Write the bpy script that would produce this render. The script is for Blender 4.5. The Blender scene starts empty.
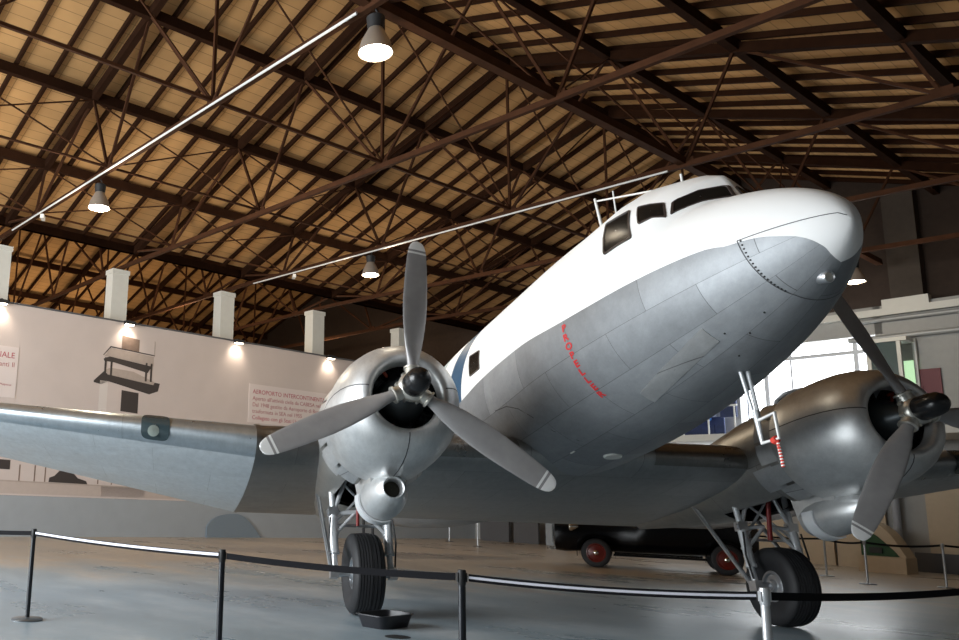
import bpy, math, random
import numpy as np
from mathutils import Vector, Matrix
random.seed(7)
SC = bpy.context.scene
COL = SC.collection
PI = math.pi

# ------------------------------------------------------------------ camera, world, light, exposure
CAM_R = (0.996848, -0.070576, 0.0364); CAM_F = (0.068, 0.981, 0.182)
def basis(yaw, pit, rol):
    F = np.array([math.sin(yaw)*math.cos(pit), math.cos(yaw)*math.cos(pit), math.sin(pit)])
    R = np.array([math.cos(yaw), -math.sin(yaw), 0.0]); U = np.cross(R, F)
    return R*math.cos(rol)+U*math.sin(rol), -R*math.sin(rol)+U*math.cos(rol), F
R_, U_, F_ = basis(0.0698, 0.1830, 0.0370)
cam = bpy.data.cameras.new('camera'); co = bpy.data.objects.new('camera', cam); COL.objects.link(co)
CC = np.array([-5.192, -8.591, 1.392])
co.matrix_world = Matrix(((R_[0], U_[0], -F_[0], CC[0]), (R_[1], U_[1], -F_[1], CC[1]), (R_[2], U_[2], -F_[2], CC[2]), (0, 0, 0, 1)))
cam.sensor_width = 36; cam.lens = 834.335*36/959
cam.shift_x = (479.5-245.875)/959; cam.shift_y = (344.611-320)/959
cam.clip_end = 300
SC.camera = co
SC.view_settings.view_transform = 'Standard'; SC.view_settings.look = 'None'
SC.view_settings.gamma = 1; SC.view_settings.use_curve_mapping = False
SC.view_settings.exposure = 0.0

PSI = 1.020
D1 = np.array([math.sin(PSI), math.cos(PSI), 0.0]); D2 = np.array([-math.cos(PSI), math.sin(PSI), 0.0])
CB = np.array([-5.192, -8.591, 0.0])
def W(p, q, z):            # hall coordinates: p along the hall, q across it, z up
    return CB+D1*p+D2*q+np.array([0, 0, z])
HALL = Matrix(((D1[0], D2[0], 0, CB[0]), (D1[1], D2[1], 0, CB[1]), (0, 0, 1, 0), (0, 0, 0, 1)))

world = bpy.data.worlds.new('sky'); SC.world = world; world.use_nodes = True
wn = world.node_tree.nodes; bgn = wn['Background']
bgn.inputs[0].default_value = (0.80, 0.90, 1.0, 1); bgn.inputs[1].default_value = 0.10

def area(name, loc, direction, sx, sy, power, color):
    l = bpy.data.lights.new(name, 'AREA'); l.shape = 'RECTANGLE'; l.size = sx; l.size_y = sy
    l.energy = power; l.color = color
    o = bpy.data.objects.new(name, l); COL.objects.link(o)
    o.location = Vector(loc); o.rotation_euler = Vector(direction).to_track_quat('-Z', 'Y').to_euler()
    return o
# daylight through the open hangar door behind the camera on the left
area('door_daylight', W(-8, 14, 4.4), D1*1.0+D2*-0.10+np.array([0, 0, -.18]), 14, 8.4, 5000, (0.92, 0.97, 1.0))
# daylight through the glazed door of the far end wall
area('end_door_daylight', W(31.0, 13.2, 5.0), -D1, 7, 4, 250, (0.9, 0.96, 1.0))

# ------------------------------------------------------------------ mesh helpers
class MB:
    def __init__(s): s.v = []; s.f = []; s.uv = []
    def add(s, verts, faces, uvs=None):
        n = len(s.v); s.v += [tuple(map(float, x)) for x in verts]
        s.f += [tuple(n+i for i in f) for f in faces]
        s.uv += list(uvs) if uvs is not None else [(float(x[0]), float(x[2])) for x in verts]
        return s
    def box(s, c, size, rot=None):
        c = np.array(c, float); h = np.array(size, float)/2
        P = np.array([[x, y, z] for x in (-1, 1) for y in (-1, 1) for z in (-1, 1)], float)*h
        if rot is not None: P = P@np.array(rot).T
        return s.add(P+c, [(0, 1, 3, 2), (4, 6, 7, 5), (0, 4, 5, 1), (2, 3, 7, 6), (0, 2, 6, 4), (1, 5, 7, 3)])
    def bar(s, a, b, w, h, up=(0, 0, 1)):
        a = np.array(a, float); b = np.array(b, float); d = b-a; L = np.linalg.norm(d); d = d/L
        u = np.array(up, float); 
        if abs(u@d) > .95: u = np.array([1., 0, 0])
        x = np.cross(d, u); x /= np.linalg.norm(x); u = np.cross(x, d)
        return s.box((a+b)/2, (w, L, h), np.stack([x, d, u], 1))
    def tube(s, a, b, r, r2=None, seg=12, caps=True):
        return s.lathe([(0, r), (np.linalg.norm(np.array(b)-np.array(a)), r if r2 is None else r2)], a, np.array(b)-np.array(a), seg, caps)
    def lathe(s, prof, o, axis, seg=32, caps=False):
        ax = np.array(axis, float); ax /= np.linalg.norm(ax); o = np.array(o, float)
        t = np.array([0, 0, 1.]) if abs(ax[2]) < .9 else np.array([0, 1., 0])
        x = np.cross(t, ax); x /= np.linalg.norm(x); y = np.cross(ax, x)
        V = []; UV = []; Fc = []
        acc = 0; last = None
        for (a, r) in prof:
            if last is not None: acc += math.hypot(a-last[0], r-last[1])
            last = (a, r)
            for k in range(seg):
                th = 2*PI*k/seg
                V.append(o+ax*a+r*(math.cos(th)*x+math.sin(th)*y)); UV.append((k/seg, acc))
        for i in range(len(prof)-1):
            for k in range(seg):
                k2 = (k+1) % seg
                Fc.append((i*seg+k, i*seg+k2, (i+1)*seg+k2, (i+1)*seg+k))
        if caps:
            Fc.append(tuple(range(seg))[::-1]); Fc.append(tuple((len(prof)-1)*seg+k for k in range(seg)))
        return s.add(V, Fc, UV)
    def path(s, pts, r, seg=8):
        pts = [np.array(p, float) for p in pts]; rr = r if hasattr(r, '__len__') else [r]*len(pts)
        V = []; Fc = []; prevx = None
        for i, p in enumerate(pts):
            d = pts[min(i+1, len(pts)-1)]-pts[max(i-1, 0)]; d /= np.linalg.norm(d)
            t = np.array([0, 0, 1.]) if abs(d[2]) < .9 else np.array([1., 0, 0])
            x = np.cross(t, d) if prevx is None else prevx-d*(prevx@d)
            x /= np.linalg.norm(x); prevx = x; y = np.cross(d, x)
            for k in range(seg):
                th = 2*PI*k/seg; V.append(p+rr[i]*(math.cos(th)*x+math.sin(th)*y))
        for i in range(len(pts)-1):
            for k in range(seg):
                k2 = (k+1) % seg; Fc.append((i*seg+k, i*seg+k2, (i+1)*seg+k2, (i+1)*seg+k))
        Fc.append(tuple(range(seg))[::-1]); Fc.append(tuple((len(pts)-1)*seg+k for k in range(seg)))
        return s.add(V, Fc)
    def grid(s, P, UV=None, wrap=False, skip=None):
        P = np.asarray(P); n, m = P.shape[:2]; Fc = []
        for i in range(n-1):
            for j in range(m if wrap else m-1):
                if skip is not None and skip(i, j): continue
                j2 = (j+1) % m
                Fc.append((i*m+j, i*m+j2, (i+1)*m+j2, (i+1)*m+j))
        return s.add(P.reshape(-1, 3), Fc, None if UV is None else [tuple(x) for x in np.asarray(UV).reshape(-1, 2)])
    def slab(s, poly, o, ux, uy, n, t):     # polygon (a,b) in plane, thickness t along n
        o, ux, uy, n = [np.array(k, float) for k in (o, ux, uy, n)]
        A = [o+ux*a+uy*b for a, b in poly]; m = len(A)
        return s.add([a+n*t for a in A]+A, [tuple(range(m)), tuple(range(2*m-1, m-1, -1))]+[(i, m+i, m+(i+1) % m, (i+1) % m) for i in range(m)])
    def build(s, name, mat, parent=None, smooth=40, matrix=None):
        me = bpy.data.meshes.new(name); me.from_pydata(s.v, [], s.f)
        uvl = me.uv_layers.new(name='UVMap')
        idx = np.zeros(len(me.loops), dtype=np.int32); me.loops.foreach_get('vertex_index', idx)
        uvl.data.foreach_set('uv', np.array(s.uv, dtype=np.float32)[idx].ravel())
        me.validate(); me.update()
        if mat: me.materials.append(mat)
        if smooth:
            me.shade_smooth(); me.set_sharp_from_angle(angle=math.radians(smooth))
        o = bpy.data.objects.new(name, me); COL.objects.link(o)
        if parent: o.parent = parent
        if matrix is not None: o.matrix_local = matrix
        return o
def tag(o, label=None, cat=None, group=None, kind=None):
    if label: o['label'] = label
    if cat: o['category'] = cat
    if group: o['group'] = group
    if kind: o['kind'] = kind
    return o
def empty(name, loc=(0, 0, 0), rz=0):
    o = bpy.data.objects.new(name, None); COL.objects.link(o); o.location = Vector(loc); o.rotation_euler = (0, 0, rz); return o
def copy_tree(o, parent=None):
    c = o.copy(); COL.objects.link(c)
    if parent: c.parent = parent
    for ch in [k for k in bpy.data.objects if k.parent == o]: copy_tree(ch, c)
    return c
def text_mesh(body, size, extrude=0.0, align='LEFT', bold=0.0):
    cu = bpy.data.curves.new('t', 'FONT'); cu.body = body; cu.size = size; cu.extrude = extrude; cu.align_x = align; cu.resolution_u = 3; cu.offset = bold
    o = bpy.data.objects.new('t', cu); COL.objects.link(o)
    dg = bpy.context.evaluated_depsgraph_get(); me = bpy.data.meshes.new_from_object(o.evaluated_get(dg))
    V = np.array([v.co[:] for v in me.vertices]).reshape(-1, 3); Fc = [tuple(p.vertices) for p in me.polygons]
    bpy.data.objects.remove(o); bpy.data.curves.remove(cu); bpy.data.meshes.remove(me)
    return V, Fc

# ------------------------------------------------------------------ materials
def mat(name, color, rough=.5, metal=0.0, noise=0.0, nscale=6.0, rnoise=0.0, bump=0.0, emit=None, estr=0.0, alpha=None, coat=0.0, spec=None, stretch=None):
    m = bpy.data.materials.new(name); m.use_nodes = True; nt = m.node_tree; b = nt.nodes['Principled BSDF']
    b.inputs['Base Color'].default_value = (*color, 1); b.inputs['Roughness'].default_value = rough; b.inputs['Metallic'].default_value = metal
    if coat: b.inputs['Coat Weight'].default_value = coat
    if spec is not None: b.inputs['Specular IOR Level'].default_value = spec
    if emit: b.inputs['Emission Color'].default_value = (*emit, 1); b.inputs['Emission Strength'].default_value = estr
    if noise or rnoise or bump:
        tc = nt.nodes.new('ShaderNodeTexCoord'); n = nt.nodes.new('ShaderNodeTexNoise'); n.inputs['Scale'].default_value = nscale; n.inputs['Detail'].default_value = 6
        src = tc.outputs['Object']
        if stretch:
            mp = nt.nodes.new('ShaderNodeMapping'); mp.inputs['Scale'].default_value = stretch; nt.links.new(src, mp.inputs[0]); src = mp.outputs[0]
        nt.links.new(src, n.inputs['Vector'])
        if noise:
            mx = nt.nodes.new('ShaderNodeMix'); mx.data_type = 'RGBA'
            mx.inputs[6].default_value = (*[max(0, c*(1-noise)) for c in color], 1); mx.inputs[7].default_value = (*[min(1, c*(1+noise)) for c in color], 1)
            nt.links.new(n.outputs['Fac'], mx.inputs[0]); nt.links.new(mx.outputs[2], b.inputs['Base Color'])
        if rnoise:
            mr = nt.nodes.new('ShaderNodeMapRange'); mr.inputs[3].default_value = rough-rnoise; mr.inputs[4].default_value = rough+rnoise
            nt.links.new(n.outputs['Fac'], mr.inputs[0]); nt.links.new(mr.outputs[0], b.inputs['Roughness'])
        if bump:
            bp = nt.nodes.new('ShaderNodeBump'); bp.inputs['Strength'].default_value = bump; bp.inputs['Distance'].default_value = .02
            nt.links.new(n.outputs['Fac'], bp.inputs['Height']); nt.links.new(bp.outputs[0], b.inputs['Normal'])
    return m

def math_node(nt, op, a, b=None, c=None):
    n = nt.nodes.new('ShaderNodeMath'); n.operation = op
    for i, v in enumerate((a, b, c)):
        if v is None: continue
        if isinstance(v, (int, float)): n.inputs[i].default_value = v
        else: nt.links.new(v, n.inputs[i])
    return n.outputs[0]
def mixc(nt, fac, a, b):
    n = nt.nodes.new('ShaderNodeMix'); n.data_type = 'RGBA'
    for i, v in ((0, fac), (6, a), (7, b)):
        if isinstance(v, tuple): n.inputs[i].default_value = (*v, 1)
        elif isinstance(v, (int, float)): n.inputs[i].default_value = v
        else: nt.links.new(v, n.inputs[i])
    return n.outputs[2]

def aluminium(name, base, rough, panel=(1.1, .55), metal=0.85, lines=.55, var=.06, rivets=True, streak=(1, 1, 1)):
    """sheet metal skin: brick-laid panels with thin dark joints, slight tone change per panel, scuffed gloss"""
    m = bpy.data.materials.new(name); m.use_nodes = True; nt = m.node_tree; b = nt.nodes['Principled BSDF']
    tc = nt.nodes.new('ShaderNodeTexCoord'); br = nt.nodes.new('ShaderNodeTexBrick')
    nt.links.new(tc.outputs['UV'], br.inputs['Vector'])
    br.inputs['Color1'].default_value = (*[c*(1-var) for c in base], 1); br.inputs['Color2'].default_value = (*[min(1, c*(1+var)) for c in base], 1)
    br.inputs['Mortar'].default_value = (*[c*(1-lines) for c in base], 1)
    br.inputs['Scale'].default_value = 1.0; br.inputs['Mortar Size'].default_value = .0035; br.inputs['Mortar Smooth'].default_value = .4
    br.inputs['Brick Width'].default_value = panel[0]; br.inputs['Row Height'].default_value = panel[1]
    no = nt.nodes.new('ShaderNodeTexNoise'); no.inputs['Scale'].default_value = 2.3; no.inputs['Detail'].default_value = 8; no.inputs['Roughness'].default_value = .7
    mp = nt.nodes.new('ShaderNodeMapping'); mp.inputs['Scale'].default_value = streak
    nt.links.new(tc.outputs['Object'], mp.inputs[0]); nt.links.new(mp.outputs[0], no.inputs['Vector'])
    dirt = math_node(nt, 'MULTIPLY', math_node(nt, 'SUBTRACT', no.outputs['Fac'], .5), .35)
    hs = nt.nodes.new('ShaderNodeHueSaturation'); nt.links.new(br.outputs['Color'], hs.inputs['Color'])
    nt.links.new(math_node(nt, 'ADD', 1.0, dirt), hs.inputs['Value'])
    n3 = nt.nodes.new('ShaderNodeTexNoise'); n3.inputs['Scale'].default_value = 11; n3.inputs['Detail'].default_value = 10; n3.inputs['Roughness'].default_value = .8
    mp3 = nt.nodes.new('ShaderNodeMapping'); mp3.inputs['Scale'].default_value = (1, .45, .45); nt.links.new(tc.outputs['Object'], mp3.inputs[0]); nt.links.new(mp3.outputs[0], n3.inputs['Vector'])
    dirt2 = math_node(nt, 'ADD', dirt, math_node(nt, 'MULTIPLY', math_node(nt, 'SUBTRACT', n3.outputs['Fac'], .5), .7))
    nt.links.new(math_node(nt, 'ADD', 1.0, dirt2), hs.inputs['Value'])
    b.inputs['Metallic'].default_value = metal
    rg = nt.nodes.new('ShaderNodeMapRange'); rg.inputs[1].default_value = .3; rg.inputs[2].default_value = .7; rg.inputs[3].default_value = rough-.06; rg.inputs[4].default_value = rough+.06
    nt.links.new(no.outputs['Fac'], rg.inputs[0]); nt.links.new(rg.outputs[0], b.inputs['Roughness'])
    n2 = nt.nodes.new('ShaderNodeTexNoise'); n2.inputs['Scale'].default_value = 1.1; n2.inputs['Detail'].default_value = 2
    nt.links.new(tc.outputs['Object'], n2.inputs['Vector'])
    h = math_node(nt, 'ADD', math_node(nt, 'MULTIPLY', n2.outputs['Fac'], .6), math_node(nt, 'MULTIPLY', br.outputs['Fac'], -.12))
    bp = nt.nodes.new('ShaderNodeBump'); bp.inputs['Strength'].default_value = .25; bp.inputs['Distance'].default_value = .03
    nt.links.new(h, bp.inputs['Height']); nt.links.new(bp.outputs[0], b.inputs['Normal'])
    nt.links.new(hs.outputs[0], b.inputs['Base Color'])
    m['col'] = 1
    return m, nt, b, hs.outputs[0], tc

M = {}
M['alu'] = aluminium('bare_aluminium', (.56, .56, .56), .40, (1.2, .6), metal=.75)[0]
M['alu_cowl'] = aluminium('cowl_aluminium', (.70, .71, .71), .42, (2.0, 9.0), metal=.75, lines=.4)[0]
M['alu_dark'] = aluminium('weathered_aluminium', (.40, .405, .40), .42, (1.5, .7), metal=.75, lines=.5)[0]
M['alu_paint'] = aluminium('silver_paint', (.56, .59, .61), .45, (1.6, 1.1), metal=.30, lines=.3, var=.03)[0]
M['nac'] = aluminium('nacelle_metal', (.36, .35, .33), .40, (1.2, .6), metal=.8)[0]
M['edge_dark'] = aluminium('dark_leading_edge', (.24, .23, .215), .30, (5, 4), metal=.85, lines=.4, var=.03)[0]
M['edge'] = aluminium('leading_edge_metal', (.42, .455, .48), .32, (2.4, 4), metal=.8, lines=.4, var=.04)[0]
M['prop'] = mat('propeller_grey', (.40, .39, .40), .42, .35, noise=.12, nscale=9)
M['white'] = mat('white_paint', (.82, .82, .80), .35)
M['steel'] = mat('steel', (.62, .63, .65), .28, .9, noise=.15, nscale=12)
M['steel_white'] = mat('pale_grey_enamel', (.72, .74, .76), .3, .3, noise=.1)
M['hub'] = mat('hub_metal', (.68, .66, .60), .34, .75, noise=.2, nscale=14)
M['black'] = mat('black_gloss', (.012, .012, .013), .25)
M['black_matt'] = mat('black_matt', (.018, .018, .019), .6, noise=.3)
M['engine'] = mat('engine_black', (.05, .054, .058), .45, .3, noise=.4, nscale=18)
M['engine_case'] = mat('engine_case', (.06, .07, .075), .4, .5, noise=.3)
M['rubber'] = mat('tyre_rubber', (.018, .018, .020), .62, noise=.35, nscale=10)
M['red'] = mat('red_paint', (.22, .014, .012), .5)
M['red_text'] = mat('red_lettering', (.62, .03, .035), .5)
M['glass'] = mat('dark_glass', (.009, .008, .007), .22, 0, spec=.06)
M['light_glass'] = mat('landing_light_glass', (.03, .045, .05), .15)
M['gasket'] = mat('window_gasket', (.03, .02, .018), .5)
M['line'] = mat('joint_dark', (.06, .06, .065), .6)

# ------------------------------------------------------------------ fuselage shape (body axes: x to port, s aft of the propeller plane, z above the thrust line)
TH = 0.19321; HP = 2.6128
PF = {'s0': -2.828, 'zn': 0.627, 'Zb': -0.323, 'Lb': 4.378, 'nb': 2.003, 'Zh': 1.91, 'Lh': 3.867, 'nh': 1.842, 'W': 1.156, 'Lw': 3.957, 'nw': 1.649, 'zt0': 2.165, 'e': 2.066, 'sw': -1.746, 'kw': 0.464, 'rw': .215}
def ell(t, n):
    t = np.clip(t, 0, 1); return (1-(1-t)**n)**(1/n)
def sstep(a, b, x):
    t = np.clip((x-a)/(b-a), 0, 1); return t*t*(3-2*t)
def section(s):
    P = PF
    zb = P['zn']-(P['zn']-P['Zb'])*ell((s-P['s0'])/P['Lb'], P['nb'])
    zh = P['zn']+(P['Zh']-P['zn'])*ell((s-P['s0'])/P['Lh'], P['nh'])
    w = P['W']*ell((s-P['s0'])/P['Lw'], P['nw'])
    t = np.clip((s-5.0)/11.6, 0, 1)
    w = w*(1-.96*t**1.7); zb = zb+(1.75-P['Zb'])*t**1.6
    return zb, zh, w
def surf(s, phi):
    P = PF; s = np.asarray(s, float); phi = np.asarray(phi, float)
    zb, zh, w = section(s)
    c, sn = np.cos(phi), np.sin(phi); e = 2/P['e']
    x = w*np.sign(c)*np.abs(c)**e
    k = sstep(P['sw'], P['sw']+P['rw'], s-P['kw']*np.abs(x))
    zr = np.interp(s-P['kw']*np.abs(x)+.2, [-1.75, -1.5, -1.1, -.6, 0., 4.4, 7, 16.8], [1.62, 1.73, 1.991, 2.204, 2.208, 2.548, 2.62, 2.05])
    zt = np.where(k > 0, np.maximum(zh*np.where(s > 4, 0, 1), zh*(1-k)+zr*k), zh)
    zm = .5*(zb+np.minimum(zh, P['zt0']))+.04
    zm = np.minimum(zm, zt-.05)
    z = np.where(sn > 0, zm+(zt-zm)*np.abs(sn)**e, zm-(zm-zb)*np.abs(sn)**e)
    return np.stack([x, s+0*x, z], -1)
def snorm(s, phi):
    a = surf(s+.01, phi)-surf(s-.01, phi); b = surf(s, phi+.01)-surf(s, phi-.01)
    n = np.cross(b, a); n /= np.linalg.norm(n, axis=-1, keepdims=True)
    c = surf(s, phi)-np.array([0, 0, .9]); c[..., 1] = 0
    sg = np.sign((n*c).sum(-1, keepdims=True)); return n*np.where(sg == 0, 1, sg)

# ------------------------------------------------------------------ setting
def floor_material():
    m = bpy.data.materials.new('worn_concrete'); m.use_nodes = True; nt = m.node_tree; b = nt.nodes['Principled BSDF']
    tc = nt.nodes.new('ShaderNodeTexCoord'); n1 = nt.nodes.new('ShaderNodeTexNoise'); n1.inputs['Scale'].default_value = .55; n1.inputs['Detail'].default_value = 8; n1.inputs['Roughness'].default_value = .62
    n2 = nt.nodes.new('ShaderNodeTexNoise'); n2.inputs['Scale'].default_value = 7; n2.inputs['Detail'].default_value = 6
    mp = nt.nodes.new('ShaderNodeMapping'); mp.inputs['Scale'].default_value = (1.0, .45, 1); nt.links.new(tc.outputs['Object'], mp.inputs[0])
    nt.links.new(mp.outputs[0], n1.inputs['Vector']); nt.links.new(tc.outputs['Object'], n2.inputs['Vector'])
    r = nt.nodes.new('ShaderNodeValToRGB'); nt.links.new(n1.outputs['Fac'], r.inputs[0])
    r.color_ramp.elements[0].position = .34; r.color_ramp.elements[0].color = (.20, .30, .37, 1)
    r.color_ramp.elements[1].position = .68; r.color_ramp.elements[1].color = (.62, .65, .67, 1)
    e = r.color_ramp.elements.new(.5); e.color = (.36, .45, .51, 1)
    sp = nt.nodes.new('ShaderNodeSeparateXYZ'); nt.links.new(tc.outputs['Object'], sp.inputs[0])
    # blue grey tone near the airliner, tan farther off; noise makes the edge ragged
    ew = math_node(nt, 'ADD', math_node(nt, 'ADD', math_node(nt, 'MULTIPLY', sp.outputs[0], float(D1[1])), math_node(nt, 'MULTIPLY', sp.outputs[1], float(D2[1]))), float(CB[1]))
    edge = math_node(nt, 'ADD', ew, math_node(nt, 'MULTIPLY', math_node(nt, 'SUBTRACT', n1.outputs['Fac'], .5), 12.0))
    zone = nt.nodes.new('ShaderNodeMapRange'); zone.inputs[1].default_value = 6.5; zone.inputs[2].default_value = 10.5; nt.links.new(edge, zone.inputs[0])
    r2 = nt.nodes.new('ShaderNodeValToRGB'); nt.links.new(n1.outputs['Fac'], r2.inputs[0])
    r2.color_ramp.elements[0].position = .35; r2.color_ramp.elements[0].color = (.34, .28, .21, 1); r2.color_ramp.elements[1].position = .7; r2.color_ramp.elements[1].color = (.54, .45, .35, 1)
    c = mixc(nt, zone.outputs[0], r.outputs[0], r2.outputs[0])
    c = mixc(nt, math_node(nt, 'MULTIPLY', n2.outputs['Fac'], .35), c, (.22, .215, .21))
    nt.links.new(c, b.inputs['Base Color'])
    rg = nt.nodes.new('ShaderNodeMapRange'); rg.inputs[1].default_value = .3; rg.inputs[2].default_value = .7; rg.inputs[3].default_value = .22; rg.inputs[4].default_value = .42
    nt.links.new(n1.outputs['Fac'], rg.inputs[0]); nt.links.new(rg.outputs[0], b.inputs['Roughness'])
    return m
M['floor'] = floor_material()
def boards_material(name, base):
    m = bpy.data.materials.new(name); m.use_nodes = True; nt = m.node_tree; b = nt.nodes['Principled BSDF']
    tc = nt.nodes.new('ShaderNodeTexCoord'); br = nt.nodes.new('ShaderNodeTexBrick'); nt.links.new(tc.outputs['UV'], br.inputs['Vector'])
    br.inputs['Scale'].default_value = 1; br.inputs['Brick Width'].default_value = .96; br.inputs['Row Height'].default_value = .33; br.offset = 0
    br.inputs['Mortar Size'].default_value = .012; br.inputs['Mortar Smooth'].default_value = .5
    br.inputs['Color1'].default_value = (*[c*.88 for c in base], 1); br.inputs['Color2'].default_value = (*[c*1.1 for c in base], 1); br.inputs['Mortar'].default_value = (*[c*.4 for c in base], 1)
    n = nt.nodes.new('ShaderNodeTexNoise'); n.inputs['Scale'].default_value = 1.3; n.inputs['Detail'].default_value = 7; nt.links.new(tc.outputs['UV'], n.inputs['Vector'])
    c = mixc(nt, math_node(nt, 'MULTIPLY', n.outputs['Fac'], .6), br.outputs['Color'], tuple(x*.55 for x in base))
    nt.links.new(c, b.inputs['Base Color']); b.inputs['Roughness'].default_value = .85; b.inputs['Specular IOR Level'].default_value = .15
    return m
M['boards'] = boards_material('roof_boards', (.62, .355, .15))
M['rafter'] = mat('dark_timber', (.028, .011, .005), .9, spec=.08, noise=.35, nscale=5)
M['truss'] = mat('rusty_brown_steel', (.060, .024, .011), .85, spec=.12, noise=.45, nscale=4)
M['wall'] = mat('mural_wall', (.60, .52, .49), .8, noise=.06, nscale=1.5)
M['wall_grey'] = mat('grey_dado', (.34, .37, .40), .75, noise=.08, nscale=2)
M['plaster'] = mat('white_plaster', (.66, .66, .62), .8, noise=.06)
M['endwall'] = mat('end_wall_paint', (.36, .36, .35), .8, noise=.08)
M['endwall_dark'] = mat('dark_gable_boards', (.035, .021, .014), .9, noise=.3)
M['beige'] = mat('beige_panel', (.52, .42, .30), .7, noise=.08)
M['greyp'] = mat('grey_skirting', (.10, .10, .105), .7)

def hall_obj(mb, name, m, parent=None, smooth=0): return mb.build(name, m, parent, smooth, None if parent else HALL)
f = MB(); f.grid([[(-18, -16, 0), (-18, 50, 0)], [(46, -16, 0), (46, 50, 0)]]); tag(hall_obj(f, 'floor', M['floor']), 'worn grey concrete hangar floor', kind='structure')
QW = 25.5
w = MB(); w.box((8, QW+.15, 4.245), (47, .3, 6.0)); wl = tag(hall_obj(w, 'wall_left', M['wall']), 'long pinkish grey mural wall behind the airliner', kind='structure')
w = MB(); w.box((8, QW+.13, .62), (47, .32, 1.24)); tag(hall_obj(w, 'baseboard_left', M['wall_grey']), 'grey lower band of the mural wall', kind='structure')
w = MB(); w.box((8, QW+.12, 7.265), (47, .40, .04)); tag(hall_obj(w, 'trim_1', M['greyp']), 'dark coping on the mural wall', kind='structure')

# roof: four slopes, each with its rafters and purlins
EZ, SL, RQ, HALF = 9.9, .347, 13.7, 11.8
P0, P1 = -1.5, 34.0
def slope(name, qa, qb, za, zb, label):       # from eave (qa) to ridge (qb)
    b = MB(); L = math.hypot(qb-qa, zb-za)
    b.add([(P0, qa, za+.28), (P1, qa, za+.28), (P1, qb, zb+.28), (P0, qb, zb+.28)], [(0, 1, 2, 3)], [(P0, 0), (P1, 0), (P1, L), (P0, L)])
    c = hall_obj(b, name, M['boards']); tag(c, label, kind='structure')
    n = int((P1-P0)/.96); proto = None
    d = np.array([0, qb-qa, zb-za]); up = np.cross([1, 0, 0], d); up = up/np.linalg.norm(up); up = up if up[2] > 0 else -up
    for i in range(n+1):
        if proto is None:
            mb = MB(); mb.bar((0, qa, za+.2), (0, qb, zb+.2), .085, .14, up); proto = o = mb.build('rafter', M['rafter'], c, 0)
        else:
            o = proto.copy(); COL.objects.link(o); o.parent = c
        o.location = (P0+.3+i*.96, 0, 0)
    for j in range(4):
        q = qa+(qb-qa)*j/4; z = za+(zb-za)*j/4
        mb = MB(); mb.box((0, 0, 0), (P1-P0, .17, .27)); o = mb.build('purlin', M['rafter'], c, 0); o.location = ((P0+P1)/2, q, z-.02)
    return c
slope('ceiling', QW, RQ, EZ, EZ+SL*HALF, 'boarded roof slope over the mural wall side')
slope('ceiling', RQ-HALF, RQ, EZ, EZ+SL*HALF, 'boarded roof slope over the near side')
slope('ceiling', QW, QW+HALF, EZ, EZ+SL*HALF, 'boarded roof slope of the next hall, rising side')
slope('ceiling', QW+2*HALF, QW+HALF, EZ, EZ+SL*HALF, 'boarded roof slope of the next hall, falling side')
b = MB(); b.box((16, RQ, 13.75), (36, .3, .45)); tag(hall_obj(b, 'trim_2', M['rafter']), 'dark ridge beam', kind='structure')
b = MB(); b.box((16, QW+23.6, 5), (36, .3, 10)); tag(hall_obj(b, 'wall_far', M['endwall_dark']), kind='structure')
b = MB(); b.grid([[(-18, -14, 10.1), (-18, 2, 10.1)], [(46, -14, 10.1), (46, 2, 10.1)]]); tag(hall_obj(b, 'ceiling', M['endwall_dark']), 'flat roof of the side aisle', kind='structure')
b = MB(); b.box((14, -14, 5), (64, .3, 10)); tag(hall_obj(b, 'wall_right', M['endwall']), kind='structure')

# trusses
def tz(X): return EZ-.05+SL*min(X, 2*HALF-X)
def make_truss():
    r = empty('roof_truss')
    m = MB(); m.bar((0, 0, 9.45), (2*HALF, 0, 9.45), .11, .13); m.build('bottom_chord', M['truss'], r, 0)
    for a, b in ((0, HALF), (2*HALF, HALF)):
        m = MB(); m.bar((a, 0, EZ-.05), (b, 0, tz(HALF)), .17, .24); m.build('top_chord', M['rafter'], r, 0)
    st = HALF/4
    for xb, tops in ((2.4, (0, 1, 2)), (7.1, (2, 3)), (HALF, (3, 4, 5)), (2*HALF-7.1, (5, 6)), (2*HALF-2.4, (6, 7, 8))):
        for t in tops:
            m = MB(); m.bar((xb, 0, 9.45), (st*t, 0, tz(st*t)), .07, .06); m.build('web', M['truss'], r, 0)
        m = MB(); m.box((xb, 0, 9.5), (.36, .04, .22)); m.build('gusset', M['truss'], r, 0)
    return r
tr0 = make_truss()
ORD = ['leftmost', 'second', 'third', 'fourth', 'fifth', 'sixth']
def pk(k, q): return 8.6+4.65*k+(QW-q)/(QW-9.27)*(.15+.42*k)
for bay in (0, 1):
    for k in range(-1, 5):
        o = tr0 if (bay == 0 and k == -1) else copy_tree(tr0)
        q = QW if bay == 0 else QW+2*HALF
        a = W(pk(k, QW), q, 0); bq = W(pk(k, RQ-HALF) if bay == 0 else pk(k, QW), q-2*HALF, 0); d = bq-a
        o.location = a; o.rotation_euler = (0, 0, math.atan2(d[1], d[0]))
        if bay == 0:
            if k < 0: tag(o, 'brown steel roof truss outside the left edge of the picture', 'truss', 'steel roof trusses')
            else: tag(o, 'brown steel roof truss springing from the %s white column on the mural wall' % ORD[k], 'truss', 'steel roof trusses')
        else: tag(o, 'dark roof truss seen in the gap above the mural wall, beyond the white columns', 'truss', 'trusses of the next hall')
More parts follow.
